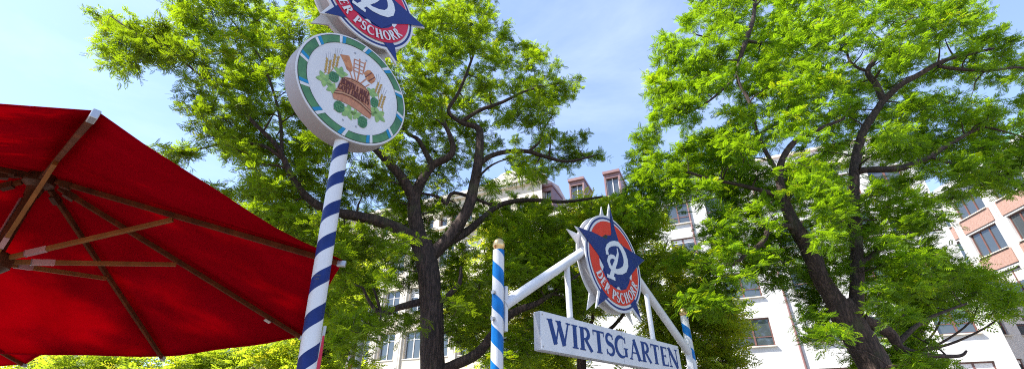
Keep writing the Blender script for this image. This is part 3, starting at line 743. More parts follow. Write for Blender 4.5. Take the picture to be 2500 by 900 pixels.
# ------------------------------------------------------------------ parasols
def make_umbrella(base, tips, apex_p, runner_p, joints, foot):
    root = empty('parasol', foot, 0)
    Lc = lambda p: Vector(p) - Vector(foot)
    T_ = [Lc(p) for p in tips]; A = Lc(apex_p); RN = Lc(runner_p); J = [Lc(p) for p in joints]
    N_ = len(T_)
    # canopy: two skins, subdivided panels with a little sag between the ribs
    mb = MB(); ns, nt = 10, 8
    up = (A - RN).normalized()
    for i in range(N_):
        a, b = T_[i], T_[(i+1) % N_]
        grid = []
        for r_i in range(ns+1):
            row = []
            f_ = r_i/ns
            for c_i in range(nt+1):
                g_ = c_i/nt
                p = A.lerp(a.lerp(b, g_), f_)
                sag = 4*g_*(1-g_)*f_
                p = p + up*(.03*f_*(1-f_)*4*.6) - up*(.045*sag) + (A - a.lerp(b, .5)).normalized()*(.03*sag*f_)
                p += up*(.012*math.sin(g_*9 + f_*5 + i*2)*f_*g_*(1-g_)*4)
                row.append(p)
            grid.append(row)
        bidx = len(mb.v)
        mb.v += [tuple(p + up*.036) for row in grid for p in row]
        for r_i in range(ns):
            for c_i in range(nt):
                q = bidx + r_i*(nt+1) + c_i
                mb.f.append((q, q+nt+1, q+nt+2, q+1)); mb.m.append(0)
    cn = mb.build('canopy', M['canvas'], root, smooth=True)
    sol = cn.modifiers.new('thickness', 'SOLIDIFY'); sol.thickness = .0015; sol.offset = 0
    # hem strip stitched under the edge
    hm = MB()
    for i in range(N_):
        a, b = T_[i], T_[(i+1) % N_]
        pts = []
        for g_ in np.linspace(0, 1, nt+1):
            sag = 4*g_*(1-g_); p = a.lerp(b, g_) - up*(.045*sag) + (A - a.lerp(b, .5)).normalized()*.03*sag + up*(.036 + .012*math.sin(g_*9 + 5 + i*2)*g_*(1-g_)*4)
            pts.append(p)
        inn = [p + (A-p).normalized()*.035 - up*.004 for p in pts]
        for k in range(nt): hm.add([pts[k]-up*.003, pts[k+1]-up*.003, inn[k+1], inn[k]], [(0, 1, 2, 3)])
    hm.build('hem', M['canvas'], cn)
    for i in range(N_):
        d = (T_[i]-A)
        s0 = A + d*.05
        rb = MB().beam(s0 - up*.01, A + d*.985, .030, .044, up).build('rib', M['wood'], root, bevel=.004)
        e0 = A + d*(1 - .055/d.length) - up*.006; e1 = A + d*1.008 + up*.012
        MB().beam(e0, e1, .034, .050, up).build('end_cap', M['alu'], rb, bevel=.005)
        MB().beam(A + d*.07 - up*.02, A + d*.10 - up*.02, .046, .06, up).build('pivot', M['wooddark'], rb)
        sb_ = J[i] - up*.045
        di = (sb_-RN).normalized()
        stt = MB().beam(RN + di*.09, sb_, .028, .040, up).build('strut', M['strutwood'], root, bevel=.003)
        MB().beam(RN + di*.22, RN + di*.36, .033, .046, up).build('clasp', M['pink'], stt)
        MB().beam(RN + di*.215, RN + di*.222, .036, .049, up).build('clasp_edge', M['alu'], stt)
    pdn = -up
    MB().tube([A + up*.12, A + up*.04, Vector((0, 0, 0)) + Vector((A.x, A.y, 0))*0 + (RN + pdn*2.6) * 1.0] if False else [A + up*.1, RN + pdn*(RN.z/up.z)], .042, 14).build('pole', M['wooddark'], root, smooth=True)
    MB().lathe([(.0, .03), (.09, .02), (.11, -.02), (.11, -.08), (.06, -.12), (.05, -.2)], 20, A).build('top_hub', M['wooddark'], root, smooth=True)
    MB().lathe([(.05, .09), (.10, .07), (.12, .03), (.12, -.04), (.08, -.08), (.05, -.09)], 20, RN).build('runner_hub', M['wooddark'], root, smooth=True)
    MB().tube([A + up*.1, A + up*.16, A + up*.2], [.03, .04, .005], 12).build('finial', M['wood'], root, smooth=True)
    MB().box(A.x*0 + (RN + pdn*(RN.z/up.z)).x - .4, (RN + pdn*(RN.z/up.z)).x + .4, (RN + pdn*(RN.z/up.z)).y - .4, (RN + pdn*(RN.z/up.z)).y + .4, 0, .08).build('base', M['greypole'], root, bevel=.01)
    # track on the pole
    s_ = up.cross(Vector((0, 1, 0))).normalized()
    MB().beam(A - up*.25 - Vector((0, .046, 0)) + s_*.02, RN + up*.2 - Vector((0, .046, 0)) + s_*.02, .014, .008, (0, 1, 0)).build('track', M['alu'], root)
    return root
cx0, cy0, a_, R_, phi, tx_, ty_, g_, r_ = -3.968, 3.26, .93, 2.575, -.664, -.079, .074, .448, -.14
SC = 1.04
ez = Vector((tx_, ty_, 1)).normalized(); ex = Vector((0, 1, 0)).cross(ez).normalized(); ey = ez.cross(ex)
cen = Vector((cx0, cy0, 1.0))
tips = [(cen + R_*(math.cos(phi + i*math.pi/4)*ex + math.sin(phi + i*math.pi/4)*ey)) * SC + Vector((0, 0, EYE)) for i in range(8)]
Ap = (cen + a_*ez)*SC + Vector((0, 0, EYE)); Rn = (cen - r_*ez)*SC + Vector((0, 0, EYE))
# the four corners seen in the photograph, nudged on their own distance
for i, (px_, py_) in enumerate(((229, 284), (838, 645), (740, 826), (398, 876))):
    q = tips[i] - Vector((0, 0, EYE)); rr_ = ray(px_, py_); tips[i] = rr_ * (q.length/rr_.length) + Vector((0, 0, EYE))
rr_ = ray(-2058, 30); tips[7] = rr_*((tips[7] - Vector((0, 0, EYE))).length/rr_.length) + Vector((0, 0, EYE))
joints = [Ap + (t - Ap)*g_ for t in tips]
foot = Vector((Rn.x - ez.x/ez.z*Rn.z, Rn.y - ez.y/ez.z*Rn.z, 0))
um = make_umbrella(None, tips, Ap, Rn, joints, foot)
tag(um, 'large open red parasol with wooden ribs, seen from below, filling the left foreground', 'parasol', 'red parasols')
# paper label on the third rib
qd = (tips[2]-Ap); lb = Ap + qd*.83 - foot - ez*.047
MB().beam(lb - qd.normalized()*.035, lb + qd.normalized()*.035, .04, .012, ez).build('label_tag', M['label'], um)
um2 = copy_tree(um)
tgt_tip = ray(172, 858); tgt_tip = tgt_tip*(1.02/tgt_tip.z)*1.0 + Vector((0, 0, EYE))
um2.rotation_euler = (0, 0, R(27))
i_t = 1
off = Matrix.Rotation(R(27), 3, 'Z') @ (tips[i_t] - foot)
um2.location = Vector((tgt_tip.x, tgt_tip.y, 0)) - Vector((off.x, off.y, 0))
um2.location.z = tgt_tip.z - off.z
um2.location.z = max(um2.location.z, 0)
tag(um2, 'second red parasol, a dark canopy corner showing below the large one at bottom left', 'parasol', 'red parasols')

# ------------------------------------------------------------------ flagpoles and pennant
fp = empty('flagpole', onY(871, 900, 11.5) * 1.0, 0, 'grey flagpole with a furled lilac banner, left of the big trunk', 'flagpole')
fp.location.z = 0; fb = onY(871, 800, 11.5)
MB().tube([(0, 0, 0), (0, 0, fb.z + .25)], [.095, .085], 16).build('mast', M['greypole'], fp, smooth=True)
bn = MB(); 
for k in range(14):
    z0 = 1.2 + k*(fb.z-1.3)/14; z1 = 1.2 + (k+1)*(fb.z-1.3)/14
    w0 = .42*(1-k/14)**.8+.05; w1 = .42*(1-(k+1)/14)**.8+.05
    for s in range(4):
        xa, xb = -.1 - w0*s/4, -.1 - w0*(s+1)/4; ya, yb = .05*math.sin(s*2.1), .05*math.sin((s+1)*2.1)
        xc, xd = -.1 - w1*s/4, -.1 - w1*(s+1)/4
        bn.add([(xa, ya, z0), (xb, yb, z0), (xd, yb, z1), (xc, ya, z1)], [(0, 1, 2, 3)], 1 if (k + s) % 5 == 0 and s < 2 else 0)
bn.build('banner', [M['bannerlilac'], M['crimson']], fp, smooth=True)
tp_ = onY(772, 870, 3.3)
fp2 = empty('post', (tp_.x, 3.3, 0), 0, 'thin grey post with a furled red and grey pennant, directly behind the navy striped pole', 'post')
MB().tube([(0, 0, 0), (.02, 0, onY(776, 795, 3.3).z)], .012, 10).build('shaft', M['greypole'], fp2, smooth=True)
pn = MB(); pn.ribbon([(.03, 1.6), (.025, 1.9), (.032, 2.05), (.026, 2.2)], [.03, .035, .02, .01], -.014, th=.012); pn.build('pennant', M['crimson'], fp2)
# dark blue pennant hanging in at the top edge
q0 = onY(1036, -10, 3.3); hp_ = empty('pennant', q0, 0, 'small dark blue pennant hanging into the picture at the top edge', 'pennant')
hpn = MB(); zt = 1.25
hpn.poly([(-.022, .02), (.018, .02), (.018, -.045), (.028, -.075), (.006, -.07), (-.002, -.105), (-.02, -.06)], -.006, th=.004)
hpn.build('cloth', M['navy'], hp_)
ap_ = pole.matrix_world
arm_end = Vector((q0.x, q0.y, q0.z + .35)); ptop = base + pd*5.35
mbx = MB().tube([ptop - q0, arm_end - q0], .012, 10); mbx.tube([arm_end - q0, Vector((0, 0, .02))], .006, 8)
mbx.build('arm', M['greypole'], hp_, smooth=True)

# ------------------------------------------------------------------ trees
def catmull(pts, rad, sub=5):
    P = [Vector(p) for p in pts]; o = []; rr = []
    for i in range(len(P)-1):
        p0, p1, p2, p3 = P[max(i-1, 0)], P[i], P[i+1], P[min(i+2, len(P)-1)]
        for k in range(sub):
            t = k/sub
            o.append(.5*((2*p1) + (p2-p0)*t + (2*p0-5*p1+4*p2-p3)*t*t + (-p0+3*p1-3*p2+p3)*t**3)); rr.append(rad[i]*(1-t)+rad[i+1]*t)
    o.append(P[-1]); rr.append(rad[-1]); return o, rr
def px_limb(l):
    pts = []; rad = []
    for px, py, Y, w in l:
        p = onY(px, py, Y); zc = (p.y*CP + (p.z-EYE)*SP); pts.append(p); rad.append(max(w*zc/FPX/2, .008))
    return pts, rad
def inside(poly, x, y):
    c = False; j = len(poly)-1
    for i in range(len(poly)):
        xi, yi = poly[i]; xj, yj = poly[j]
        if (yi > y) != (yj > y) and x < (xj-xi)*(y-yi)/(yj-yi)+xi: c = not c
        j = i
    return c
def project(P):
    P = P - np.array([0, 0, EYE]); z = P[..., 1]*CP + P[..., 2]*SP; y = -P[..., 1]*SP + P[..., 2]*CP
    return 1250 + FPX*P[..., 0]/z, 450 - FPX*y/z

def fronds_mesh(O, D, U, Ln, tone, pairs, lw, name, m_, parent):
    """compound leaves: O origin, D axis, U plane normal, Ln length; leaflets are folded diamonds along the axis"""
    n = len(O); S = np.cross(D, U); S /= np.linalg.norm(S, axis=1, keepdims=True)+1e-9; U = np.cross(S, D)
    V = []; TN = []
    for k in range(pairs):
        f = (k+.6)/pairs
        curve = -(f**2)*.18
        base_ = O + D*(Ln*f)[:, None] + U*(Ln*curve)[:, None]
        ll = Ln*lw*(1.0 - .45*abs(f-.45))
        for s in (-1, 1):
            out = S*s*.93 + D*.38 - U*(.12+.1*rng.random((n, 1)))
            out /= np.linalg.norm(out, axis=1, keepdims=True)
            w = D*(ll*.26)[:, None]
            a = base_; c = base_ + out*ll[:, None]; mid = base_ + out*(ll*.5)[:, None]
            V.append(np.stack([a, mid - w, c, mid + w], 1)); TN.append(tone)
    a = O + D*(Ln*.98)[:, None] - U*(Ln*.18)[:, None]; c = a + D*(Ln*lw)[:, None]*.9 - U*(Ln*.08)[:, None]; mid = (a+c)/2; w = S*(Ln*lw*.22)[:, None]
    V.append(np.stack([a, mid-w, c, mid+w], 1)); TN.append(tone)
    V = np.concatenate(V).reshape(-1, 3).astype(np.float32); TN = np.concatenate(TN)
    nf = len(V)//4
    me = bpy.data.meshes.new(name); me.vertices.add(len(V)); me.vertices.foreach_set('co', V.ravel())
    me.loops.add(nf*4); me.loops.foreach_set('vertex_index', np.arange(nf*4, dtype=np.int32))
    me.polygons.add(nf); me.polygons.foreach_set('loop_start', np.arange(0, nf*4, 4, dtype=np.int32))
    me.update(calc_edges=True)
    at = me.attributes.new('tone', 'FLOAT', 'POINT'); at.data.foreach_set('value', np.repeat(TN, 4).astype(np.float32))
    me.materials.append(m_)
    o = bpy.data.objects.new('crown', me); COL.objects.link(o); o.parent = parent
    return o

def tree(name, label, outline, holes, limbs, clump, depth, matl, shoots=13, per=8, flen=.21, pairs=7, lw=.34, shoot_len=.55,
         thick=2.2, layers=3, spread=.55, cull=True, group='street trees', twig=.05, tone_bias=0, edge=8, voids=True):
    allpts = []; trunk0 = px_limb(limbs[0]); base = trunk0[0][0].copy(); root_loc = Vector((base.x, base.y, 0))
    root = empty(name, root_loc, 0, label, 'tree', group)
    tb = MB(); nodes = []; nrad = []
    def add_limb(pts, rad, n=10, wob=.05):
        o, rr = catmull(pts, rad)
        tb.tube([p - root_loc for p in o], rr, n, True, 0, wob)
        for p, r_ in zip(o, rr): nodes.append(np.array(p)); nrad.append(r_)
    for i, l in enumerate(limbs):
        pts, rad = px_limb(l)
        if i: rad = [r_*.88 for r_ in rad]
        if i == 0:
            pts = [Vector((base.x, base.y, -.05)), Vector((base.x, base.y, .25)), Vector((base.x, base.y, base.z*.6))] + pts; rad = [rad[0]*1.6, rad[0]*1.25, rad[0]*1.05] + rad
            add_limb(pts, rad, 18, .04)
        else: add_limb(pts, rad, 10)
    # clump centres
    xs = [p[0] for p in outline]; ys = [p[1] for p in outline]
    cs = []
    tries = 0; target = clump; mind = math.sqrt((max(xs)-min(xs))*(max(ys)-min(ys))/clump)*.45
    while len(cs) < target and tries < clump*60:
        tries += 1
        x = random.uniform(min(xs), max(xs)); y = random.uniform(min(ys), max(ys))
        if not inside(outline, x, y) or any(inside(h, x, y) for h in holes): continue
        if any(not inside(outline, x+dx, y+dy) for dx, dy in ((edge, 0), (-edge, 0), (0, edge), (0, -edge))): continue
        Yc, th = depth(x, y)
        Y = Yc + th*random.uniform(-1, 1)
        for l in limbs:      # crown foliage hangs outside the limbs, not on the trunk's near side
            for (ax_, ay_, aY, aw), (bx_, by_, bY, bw) in zip(l, l[1:]):
                if aw < 9 or random.random() < .3: continue
                ex_, ey_ = bx_-ax_, by_-ay_; t = max(0, min(1, ((x-ax_)*ex_+(y-ay_)*ey_)/(ex_*ex_+ey_*ey_+1e-6)))
                if math.hypot(x-ax_-ex_*t, y-ay_-ey_*t) < 26 + aw*.5:
                    lY = aY + (bY-aY)*t
                    if Y < lY + .5: Y = lY + random.uniform(.5, 1.8)
        P = np.array(onY(x, y, Y))
        if voids and math.sin(P[0]*2.3+1.7*math.sin(P[2]*1.1)) + math.sin(P[2]*2.9+1.3*math.sin(P[0]*1.7+P[1])) + .6*math.sin(P[1]*2.1+P[0]) < -.75: continue
        if any(abs(q[0]-x) < mind and abs(q[1]-y) < mind and abs(q[2]-Y) < .7 for q in cs): continue
        cs.append((x, y, Y, P))
    arr = np.array([c[3] for c in cs]); NA = np.array(nodes)
    d0 = np.array([np.min(np.linalg.norm(NA - p, axis=1)) for p in arr]); order = np.argsort(d0)
    Os, Ds, Us, Ls, Ts = [], [], [], [], []
    nodes_l = list(nodes); nr = list(nrad)
    NB = np.empty((len(nodes)+len(order)*8, 3)); NB[:len(nodes)] = NA; cnt = len(nodes)
    NR = np.empty(len(NB)); NR[:cnt] = nrad
    for oi in order:
        P = arr[oi]; dist = np.linalg.norm(NB[:cnt] - P, axis=1) + np.maximum(NB[:cnt, 2] - P[2] + .1, 0)*.8
        j = int(np.argmin(dist)); a = Vector(NB[j]); b = Vector(P); L = (b-a).length
        if L > .15:
            r0 = min(NR[j]*.55, .012 + twig*.3*L + .006); m1 = a.lerp(b, .35) + Vector((random.uniform(-1, 1), random.uniform(-1, 1), random.uniform(-.2, 1)))*L*.10
            m2 = a.lerp(b, .7) + Vector((random.uniform(-1, 1), random.uniform(-1, 1), random.uniform(-.3, .8)))*L*.10
            o, rr = catmull([a, m1, m2, b], [r0, r0*.75, r0*.5, r0*.28], 2)
            tb.tube([p - root_loc for p in o], rr, 5, False)
            for p, r_ in list(zip(o, rr))[1:]:
                NB[cnt] = p; NR[cnt] = r_; cnt += 1
        ct = np.clip(random.gauss(.5, .2) + .22*math.sin(P[0]*1.9+P[2]*.8)*math.cos(P[2]*1.7-P[1]*1.3) + tone_bias, 0, 1)
        outd = (b - a).normalized() if L > .05 else Vector((0, 0, 1))
        for s in range(shoots):
            # shoots fan out roughly level from around the clump centre
            ang = random.uniform(0, 2*math.pi); el = random.gauss(.18, .5)
            dv = Vector((math.cos(ang)*math.cos(el), math.sin(ang)*math.cos(el), math.sin(el))) + outd*.45
            dv.normalize(); st_ = b + Vector((random.gauss(0, 1), random.gauss(0, 1), random.gauss(0, .55)))*spread*.38
            sl = shoot_len*random.uniform(.55, 1.15)
            lat = dv.cross(Vector((0, 0, 1))).normalized()
            if s % 4 == 0:
                tb.tube([b - root_loc, st_ - root_loc, st_ + dv*sl*.7 - root_loc], [.008, .006, .003], 3, False)
            for k in range(per):
                f = (k+.5)/per; sd_ = 1 if k % 2 else -1
                o_ = st_ + dv*sl*f - Vector((0, 0, .10*f*f))
                dd = dv*.55 + lat*sd_*random.uniform(.5, 1.0) + Vector((random.gauss(0, .18), random.gauss(0, .18), random.gauss(-.05, .38)))
                Os.append(o_); Ds.append(dd.normalized()); Us.append((random.gauss(0, .62), random.gauss(0, .62), 1)); Ls.append(flen*random.uniform(.7, 1.2))
                Ts.append(min(max(ct + random.gauss(0, .16), 0), 1))
    tb.build('trunk', M['bark'], root, smooth=True)
    O = np.array(Os); D = np.array(Ds); U = np.array(Us, float); U /= np.linalg.norm(U, axis=1, keepdims=True); Ls = np.array(Ls); Ts = np.array(Ts)
    O -= np.array(root_loc)
    fronds_mesh(O, D, U, Ls, Ts, pairs, lw, 'crown', matl, root)
    return root

# big tree in the middle-left
left_out = [(400,-70),(425,40),(372,70),(300,42),(262,2),(215,35),(240,85),(300,95),(225,118),(235,155),(290,178),(360,150),(425,165),(460,225),(440,250),(472,300),(470,345),(372,358),(380,388),(430,405),(500,365),(540,385),(505,435),(525,480),(610,520),(650,570),(700,590),(760,610),(770,700),(790,800),(850,870),(930,900),(1010,830),(1100,840),(1240,900),(1330,860),(1420,760),(1600,700),(1620,600),(1560,480),(1500,470),(1420,450),(1440,405),(1500,370),(1440,322),(1370,335),(1340,300),(1400,235),(1442,205),(1380,175),(1330,120),(1255,88),(1232,0),(1235,-70)]
left_holes = [[(1195,385),(1265,400),(1275,455),(1215,460),(1190,430)], [(1110,340),(1150,350),(1145,395),(1112,392)], [(1185,290),(1260,290),(1330,330),(1270,345),(1190,330)], [(1190,350),(1340,340),(1330,365),(1220,368)],
              [(1040,520),(1100,520),(1100,572),(1040,575)], [(515,250),(560,240),(560,290),(520,300)], [(500,380),(590,370),(640,420),(560,470),(520,430)],
              [(640,190),(700,190),(700,235),(650,240)], [(1170,455),(1250,460),(1250,500),(1180,500)], [(1265,438),(1420,400),(1520,410),(1520,480),(1290,478)], [(600,480),(640,520),(560,520)],
              [(930,690),(1010,690),(1010,760),(940,760)], [(880,820),(1020,790),(1020,900),(870,900)], [(1130,620),(1210,590),(1200,650),(1130,680)], [(1025,600),(1085,600),(1090,900),(1025,900)], [(985,330),(1015,330),(1010,400),(985,395)]]
L1 = [
 [(1058,960,10,62),(1055,860,10,58),(1054,760,10,56),(1048,680,10,54),(1040,630,10,54),(1028,590,10,50)],
 [(1040,640,10,44),(1022,575,10,42),(1012,520,10,38),(1012,480,10,34),(1030,440,9.9,28),(1056,404,9.9,24),(1095,384,9.8,20),(1106,362,9.8,17),(1098,330,9.7,14),(1080,285,9.7,10),(1075,230,9.7,7)],
 [(1056,404,9.9,18),(1038,370,9.9,15),(1020,340,9.8,12),(990,320,9.7,8),(960,260,9.6,6)],
 [(1030,605,10,38),(990,568,9.7,35),(930,541,9.3,31),(870,527,9.0,28),(800,512,8.7,25),(748,480,8.5,21),(712,430,8.3,17),(694,390,8.2,15),(670,350,8.0,12),(620,300,7.8,10),(560,240,7.5,8),(490,185,7.2,6),(420,130,7.0,5),(330,80,6.8,4),(270,40,6.7,3)],
 [(694,390,8.2,12),(640,355,8.0,9),(560,350,7.8,6),(480,365,7.6,4),(410,380,7.5,3)],
 [(688,370,8.2,11),(685,300,8.2,9),(672,240,8.2,7),(640,150,8.1,6),(590,80,8.0,4),(540,20,8,3)],
 [(1012,490,10,32),(985,440,9.8,28),(950,398,9.6,23),(918,366,9.5,19),(880,330,9.4,15),(850,260,9.3,12),(820,150,9.2,9),(800,60,9.2,7),(780,-20,9.2,5)],
 [(1050,625,10,42),(1085,592,10,38),(1120,548,10,35),(1145,500,10,31),(1160,440,10,28),(1168,390,10,26),(1172,340,10,22),(1166,312,10,18),(1125,298,9.9,13),(1095,270,9.8,11),(1120,225,9.8,9),(1150,150,9.7,7),(1180,60,9.7,5)],
 [(1125,298,9.9,12),(1170,270,9.8,11),(1225,250,9.7,9),(1290,220,9.6,6),(1380,200,9.5,4)],
 [(1168,405,10,16),(1195,382,10.1,14),(1240,370,10.2,13),(1290,370,10.3,12),(1330,382,10.4,11),(1385,394,10.5,8),(1450,380,10.6,5)],
 [(1290,370,10.3,9),(1318,345,10.3,7),(1325,320,10.3,5),(1350,280,10.3,3)],
 [(1090,592,10,26),(1135,568,10.3,24),(1170,540,10.6,19),(1220,500,11,14),(1290,488,11.3,12),(1380,492,11.6,9),(1470,480,12,6)],
 [(1030,735,10,22),(990,745,9.8,20),(960,754,9.7,17),(930,764,9.6,14),(905,740,9.5,9),(885,700,9.4,6)],
 [(930,764,9.6,10),(918,720,9.5,7),(905,690,9.5,4)],
 [(1078,735,10,20),(1100,715,10,17),(1122,690,10,14),(1125,650,10,6)],
 [(1075,905,10,30),(1120,885,9.9,29),(1165,862,9.8,28),(1200,820,9.7,26),(1235,775,9.7,24),(1275,752,9.7,20),(1310,740,9.7,16),(1370,700,9.7,10),(1440,650,9.8,6)],
 [(1200,500,10.8,8),(1110,470,10.3,10),(1090,497,10.1,10),(1070,480,10,8),(1020,470,10,6)],
]
def depth_left(x, y):
    base_ = 10 if x > 1000 else 10 - (1000-x)/800*3.2
    if x > 1250: base_ = 10 + (x-1250)/300*1.5
    t = max(0.15, 1 - abs(x-1000)/780)
    return base_, 2.4*t + .3
tree('street_tree', 'big spreading yellow-green tree with dark forked trunk, behind the round sign', left_out, left_holes, L1, 1200, depth_left, M['leaf_yellow'], shoots=13, per=7, flen=.125, shoot_len=.25, spread=.30, pairs=5, lw=.42)

right_out = [(1700,-70),(1690,15),(1625,60),(1592,118),(1610,160),(1578,205),(1600,262),(1578,300),(1538,350),(1520,380),(1540,430),(1530,500),(1570,560),(1600,520),(1660,500),(1640,640),(1690,690),(1660,740),(1740,760),(1790,755),(1800,690),(1870,690),(1850,750),(1870,765),(1905,700),(1950,690),(1950,760),(1990,800),(1970,860),(2060,850),(2070,900),(2290,905),(2270,860),(2260,840),(2290,760),(2320,700),(2340,640),(2280,570),(2320,500),(2420,480),(2520,455),(2560,430),(2560,100),(2470,130),(2462,60),(2385,15),(2300,-70)]
right_holes = [[(2178,238),(2255,200),(2330,180),(2385,196),(2470,205),(2490,270),(2400,250),(2300,225),(2235,245)], [(2130,410),(2170,430),(2150,450),(2120,440)], [(2225,420),(2320,420),(2350,455),(2270,490),(2220,480)], [(1950,100),(1980,100),(1985,130),(1955,130)],
               [(1848,295),(1885,295),(1885,330),(1850,330)], [(1962,340),(2010,335),(2010,375),(1965,378)], [(2010,150),(2060,150),(2060,185),(2015,185)], [(1640,540),(1720,520),(1740,600),(1680,620),(1640,610)], [(1745,290),(1780,290),(1780,310),(1745,310)],
               [(1810,700),(1950,690),(1960,770),(1990,880),(1800,880)], [(2340,530),(2410,520),(2410,600),(2350,600)], [(2235,765),(2290,740),(2280,800),(2230,810)], [(2070,700),(2020,680),(2060,850),(2170,900),(2120,780)], [(1900,660),(1935,620),(1960,680),(1930,700)], [(2330,470),(2410,460),(2410,545),(2340,545)], [(2425,520),(2520,500),(2520,650),(2450,640)], [(2330,590),(2400,580),(2400,640),(2350,640)], [(2090,460),(2130,455),(2130,490),(2095,490)], [(1640,500),(1730,500),(1740,560),(1640,560)], [(2280,790),(2480,780),(2480,900),(2280,900)]]
L2 = [
 [(2190,985,9.5,80),(2148,915,9.5,74),(2115,855,9.5,70),(2085,805,9.5,68),(2062,765,9.5,64),(2045,735,9.5,56)],
 [(2062,765,9.5,56),(2025,712,9.4,48),(2000,670,9.3,44),(1985,630,9.2,46),(1965,590,9.1,42),(1940,550,9.0,36),(1915,490,9.0,26),(1903,430,9.0,20),(1912,385,9.0,17),(1945,342,9.0,15),(2000,315,9.0,11),(2060,290,9,7)],
 [(2085,800,9.5,42),(2090,750,9.6,36),(2092,690,9.6,33),(2092,630,9.7,31),(2088,560,9.7,29),(2084,480,9.7,27),(2088,400,9.7,25),(2106,325,9.7,21),(2140,270,9.7,18),(2156,246,9.7,17)],
 [(2156,246,9.7,18),(2138,205,9.7,17),(2118,175,9.7,14),(2140,140,9.7,11),(2165,90,9.7,8),(2230,40,9.7,6)],
 [(2156,246,9.7,17),(2195,210,9.5,15),(2240,184,9.4,14),(2290,155,9.3,12),(2330,140,9.3,11),(2395,125,9.2,8),(2470,110,9.2,5)],
 [(2290,162,9.3,10),(2350,170,9.2,9),(2420,172,9.1,8),(2490,165,9.0,6),(2560,180,9,4)],
 [(2084,425,9.7,20),(2110,415,9.6,19),(2190,412,9.5,17),(2235,398,9.4,16),(2270,382,9.3,13),(2330,345,9.2,10),(2395,312,9.1,8),(2440,318,9,6),(2500,335,9,4)],
 [(2118,175,9.7,9),(2075,150,9.7,7),(2060,80,9.7,5),(2050,20,9.7,4)],
 [(1945,555,9.0,16),(1885,552,8.8,15),(1862,590,8.7,13),(1820,622,8.6,11),(1790,645,8.5,8),(1740,660,8.4,5)],
 [(1910,480,9.0,14),(1860,465,8.9,12),(1800,450,8.8,10),(1740,438,8.7,8),(1680,420,8.6,6)],
 [(1903,430,9.0,12),(1850,330,9,10),(1830,250,9,9),(1800,185,9,9),(1822,95,9,14),(1838,50,9,11),(1845,-20,9,8)],
 [(1822,100,9,10),(1870,105,9,8),(1920,95,9,5)],
 [(1800,185,9,7),(1740,240,8.9,6),(1690,270,8.8,7),(1650,282,8.7,5)],
 [(1830,85,9,8),(1770,100,9,6),(1700,85,9,4)],
 [(2100,780,9.5,36),(2140,795,9.6,34),(2175,815,9.7,30),(2200,850,9.8,24),(2260,865,9.9,14),(2340,868,10,9),(2360,855,10,5)],
 [(2190,840,9.8,16),(2230,800,9.9,12),(2280,770,10,8),(2360,740,10,5)],
 [(2092,650,9.6,14),(2160,600,9.7,11),(2220,570,9.8,8),(2300,560,9.9,5)],
 [(2270,382,9.3,10),(2330,400,9.2,8),(2400,410,9.1,6),(2470,440,9,4)],
]
def depth_right(x, y):
    t = max(.2, 1 - abs(x-2020)/620)
    return 9.4 + (.0 if x < 2100 else (x-2100)/400*.2), 2.2*t + .3
tree('street_tree', 'tall bright green tree with leaning trunk, in front of the white building', right_out, right_holes, L2, 1150, depth_right, M['leaf_green'], shoots=13, per=7, flen=.125, shoot_len=.25, spread=.30, pairs=5, lw=.42)

# trees further back
def blob(cx, cy, rx, ry, n=18, j=.12): return [(cx + rx*math.cos(2*math.pi*i/n)*(1+random.uniform(-j, j)), cy + ry*math.sin(2*math.pi*i/n)*(1+random.uniform(-j, j))) for i in range(n)]
def back_tree(label, out_, trunkx, Y, n, m_, holes=(), th=1.5, flen=.30, base_y=1000, w=26, per=6, shoots=10, pairs=4, group='trees further back', sl=.6, sp=.6, tb_=.08):
    cx = sum(p[0] for p in out_)/len(out_); cy = sum(p[1] for p in out_)/len(out_)
    top = min(p[1] for p in out_)
    lim = [[(trunkx, base_y, Y, w), (trunkx-3, (base_y+cy)/2, Y, w*.8), (cx*.5+trunkx*.5, cy, Y, w*.5), (cx, (cy+top)/2, Y, w*.25)]]
    xs_ = [p[0] for p in out_]; x0, x1 = min(xs_), max(xs_)
    for fx in (.2, .4, .65, .85):
        xe = x0 + (x1-x0)*fx
        lim.append([(trunkx-2, (base_y+cy)/2, Y, w*.5), ((trunkx+xe)/2, cy*.6+base_y*.4*.9+30, Y, w*.38), (xe, cy+10, Y, w*.25), (xe + (xe-cx)*.25, (cy+top)/2, Y, w*.12)])
    return tree('street_tree', label, out_, list(holes), lim, n, lambda x, y: (Y, th), m_, shoots=shoots, per=per, flen=flen, pairs=pairs, lw=.42, shoot_len=sl, spread=sp, group=group, edge=4, tone_bias=tb_)
back_tree('small pale green tree low behind the parasol, furthest left', [(30,930),(60,885),(150,858),(260,862),(330,880),(380,930)], 210, 15, 60, M['leaf_pale'], w=12)
back_tree('small pale green tree low between the parasol corner and navy striped pole', [(360,930),(420,880),(520,862),(620,845),(700,835),(760,850),(780,930)], 560, 15.5, 80, M['leaf_pale'], w=12)
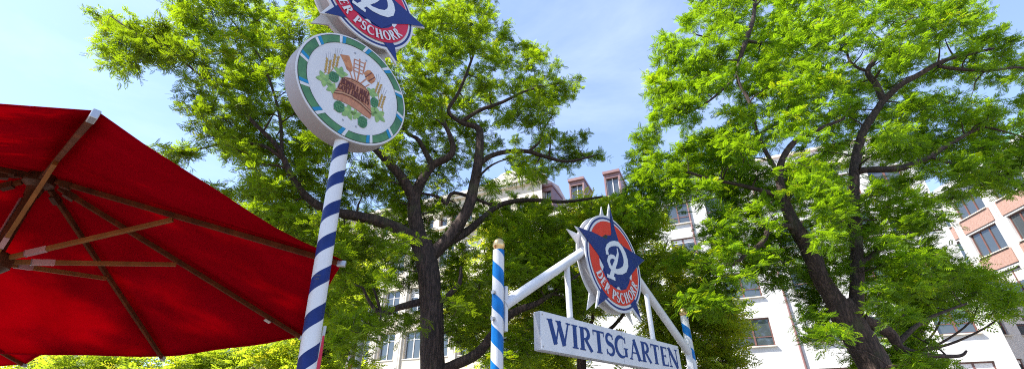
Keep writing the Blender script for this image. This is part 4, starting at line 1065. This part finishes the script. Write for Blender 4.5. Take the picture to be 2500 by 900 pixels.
back_tree('light green tree behind the navy striped pole and flagpole', [(640,600),(700,540),(780,560),(860,600),(900,660),(880,740),(860,820),(900,930),(700,930),(740,800),(720,700)], 800, 15, 130, M['leaf_pale'], w=14)
back_tree('green tree with a dense crown behind the star sign of the gate', [(1110,640),(1200,540),(1330,500),(1480,500),(1600,540),(1660,640),(1600,720),(1450,760),(1360,830),(1250,860),(1150,830),(1100,740)], 1420, 13.5, 150, M['leaf_pale'], holes=[[(1320,800),(1400,790),(1420,900),(1310,900)], [(1560,560),(1620,560),(1620,640),(1570,640)], [(1130,660),(1190,640),(1190,700),(1140,700)]], tb_=.2, sl=.45, sp=.45, w=26, flen=.27, pairs=5)
back_tree('young light green tree around the right gate post', [(1540,640),(1640,620),(1720,690),(1790,770),(1790,870),(1720,930),(1600,930),(1560,860),(1590,760)], 1660, 14.5, 110, M['leaf_pale'], holes=[], w=14)
back_tree('light green tree low down behind the gate board', [(1180,880),(1260,860),(1340,850),(1400,870),(1420,940),(1180,940)], 1290, 16, 40, M['leaf_pale'], w=12)
back_tree('light green tree right of the leaning trunk', [(2180,650),(2260,610),(2330,650),(2390,650),(2450,690),(2490,720),(2490,760),(2420,775),(2330,755),(2270,780),(2260,840),(2290,880),(2330,930),(2200,930),(2170,800)], 2230, 12.5, 85, M['leaf_green'], holes=[[(2235,770),(2300,760),(2290,830),(2240,830)], [(2200,640),(2290,620),(2290,660),(2230,670)]], w=16, sl=.42, sp=.4, flen=.2, base_y=960)

# added tree, out of view on the left: its crown throws the dappled shade over pole and gate
tree('street_tree', 'added tree out of view left of the parasol, put there to shade the striped pole', blob(-60, -950, 520, 430), [],
     [[(-1696, -377, 1.5, 110), (-504, -792, 1.5, 70), (-50, -942, 1.5, 40), (150, -1050, 1.6, 20)], [(-504, -792, 1.5, 45), (-350, -1000, 1.2, 30), (-200, -1200, 1.1, 15)], [(-504, -792, 1.5, 45), (-200, -800, 2, 30), (200, -800, 2.4, 15)]],
     240, lambda x, y: (1.75, .38), M['leaf_green'], shoots=13, per=7, flen=.14, shoot_len=.35, spread=.4, pairs=5, lw=.42)
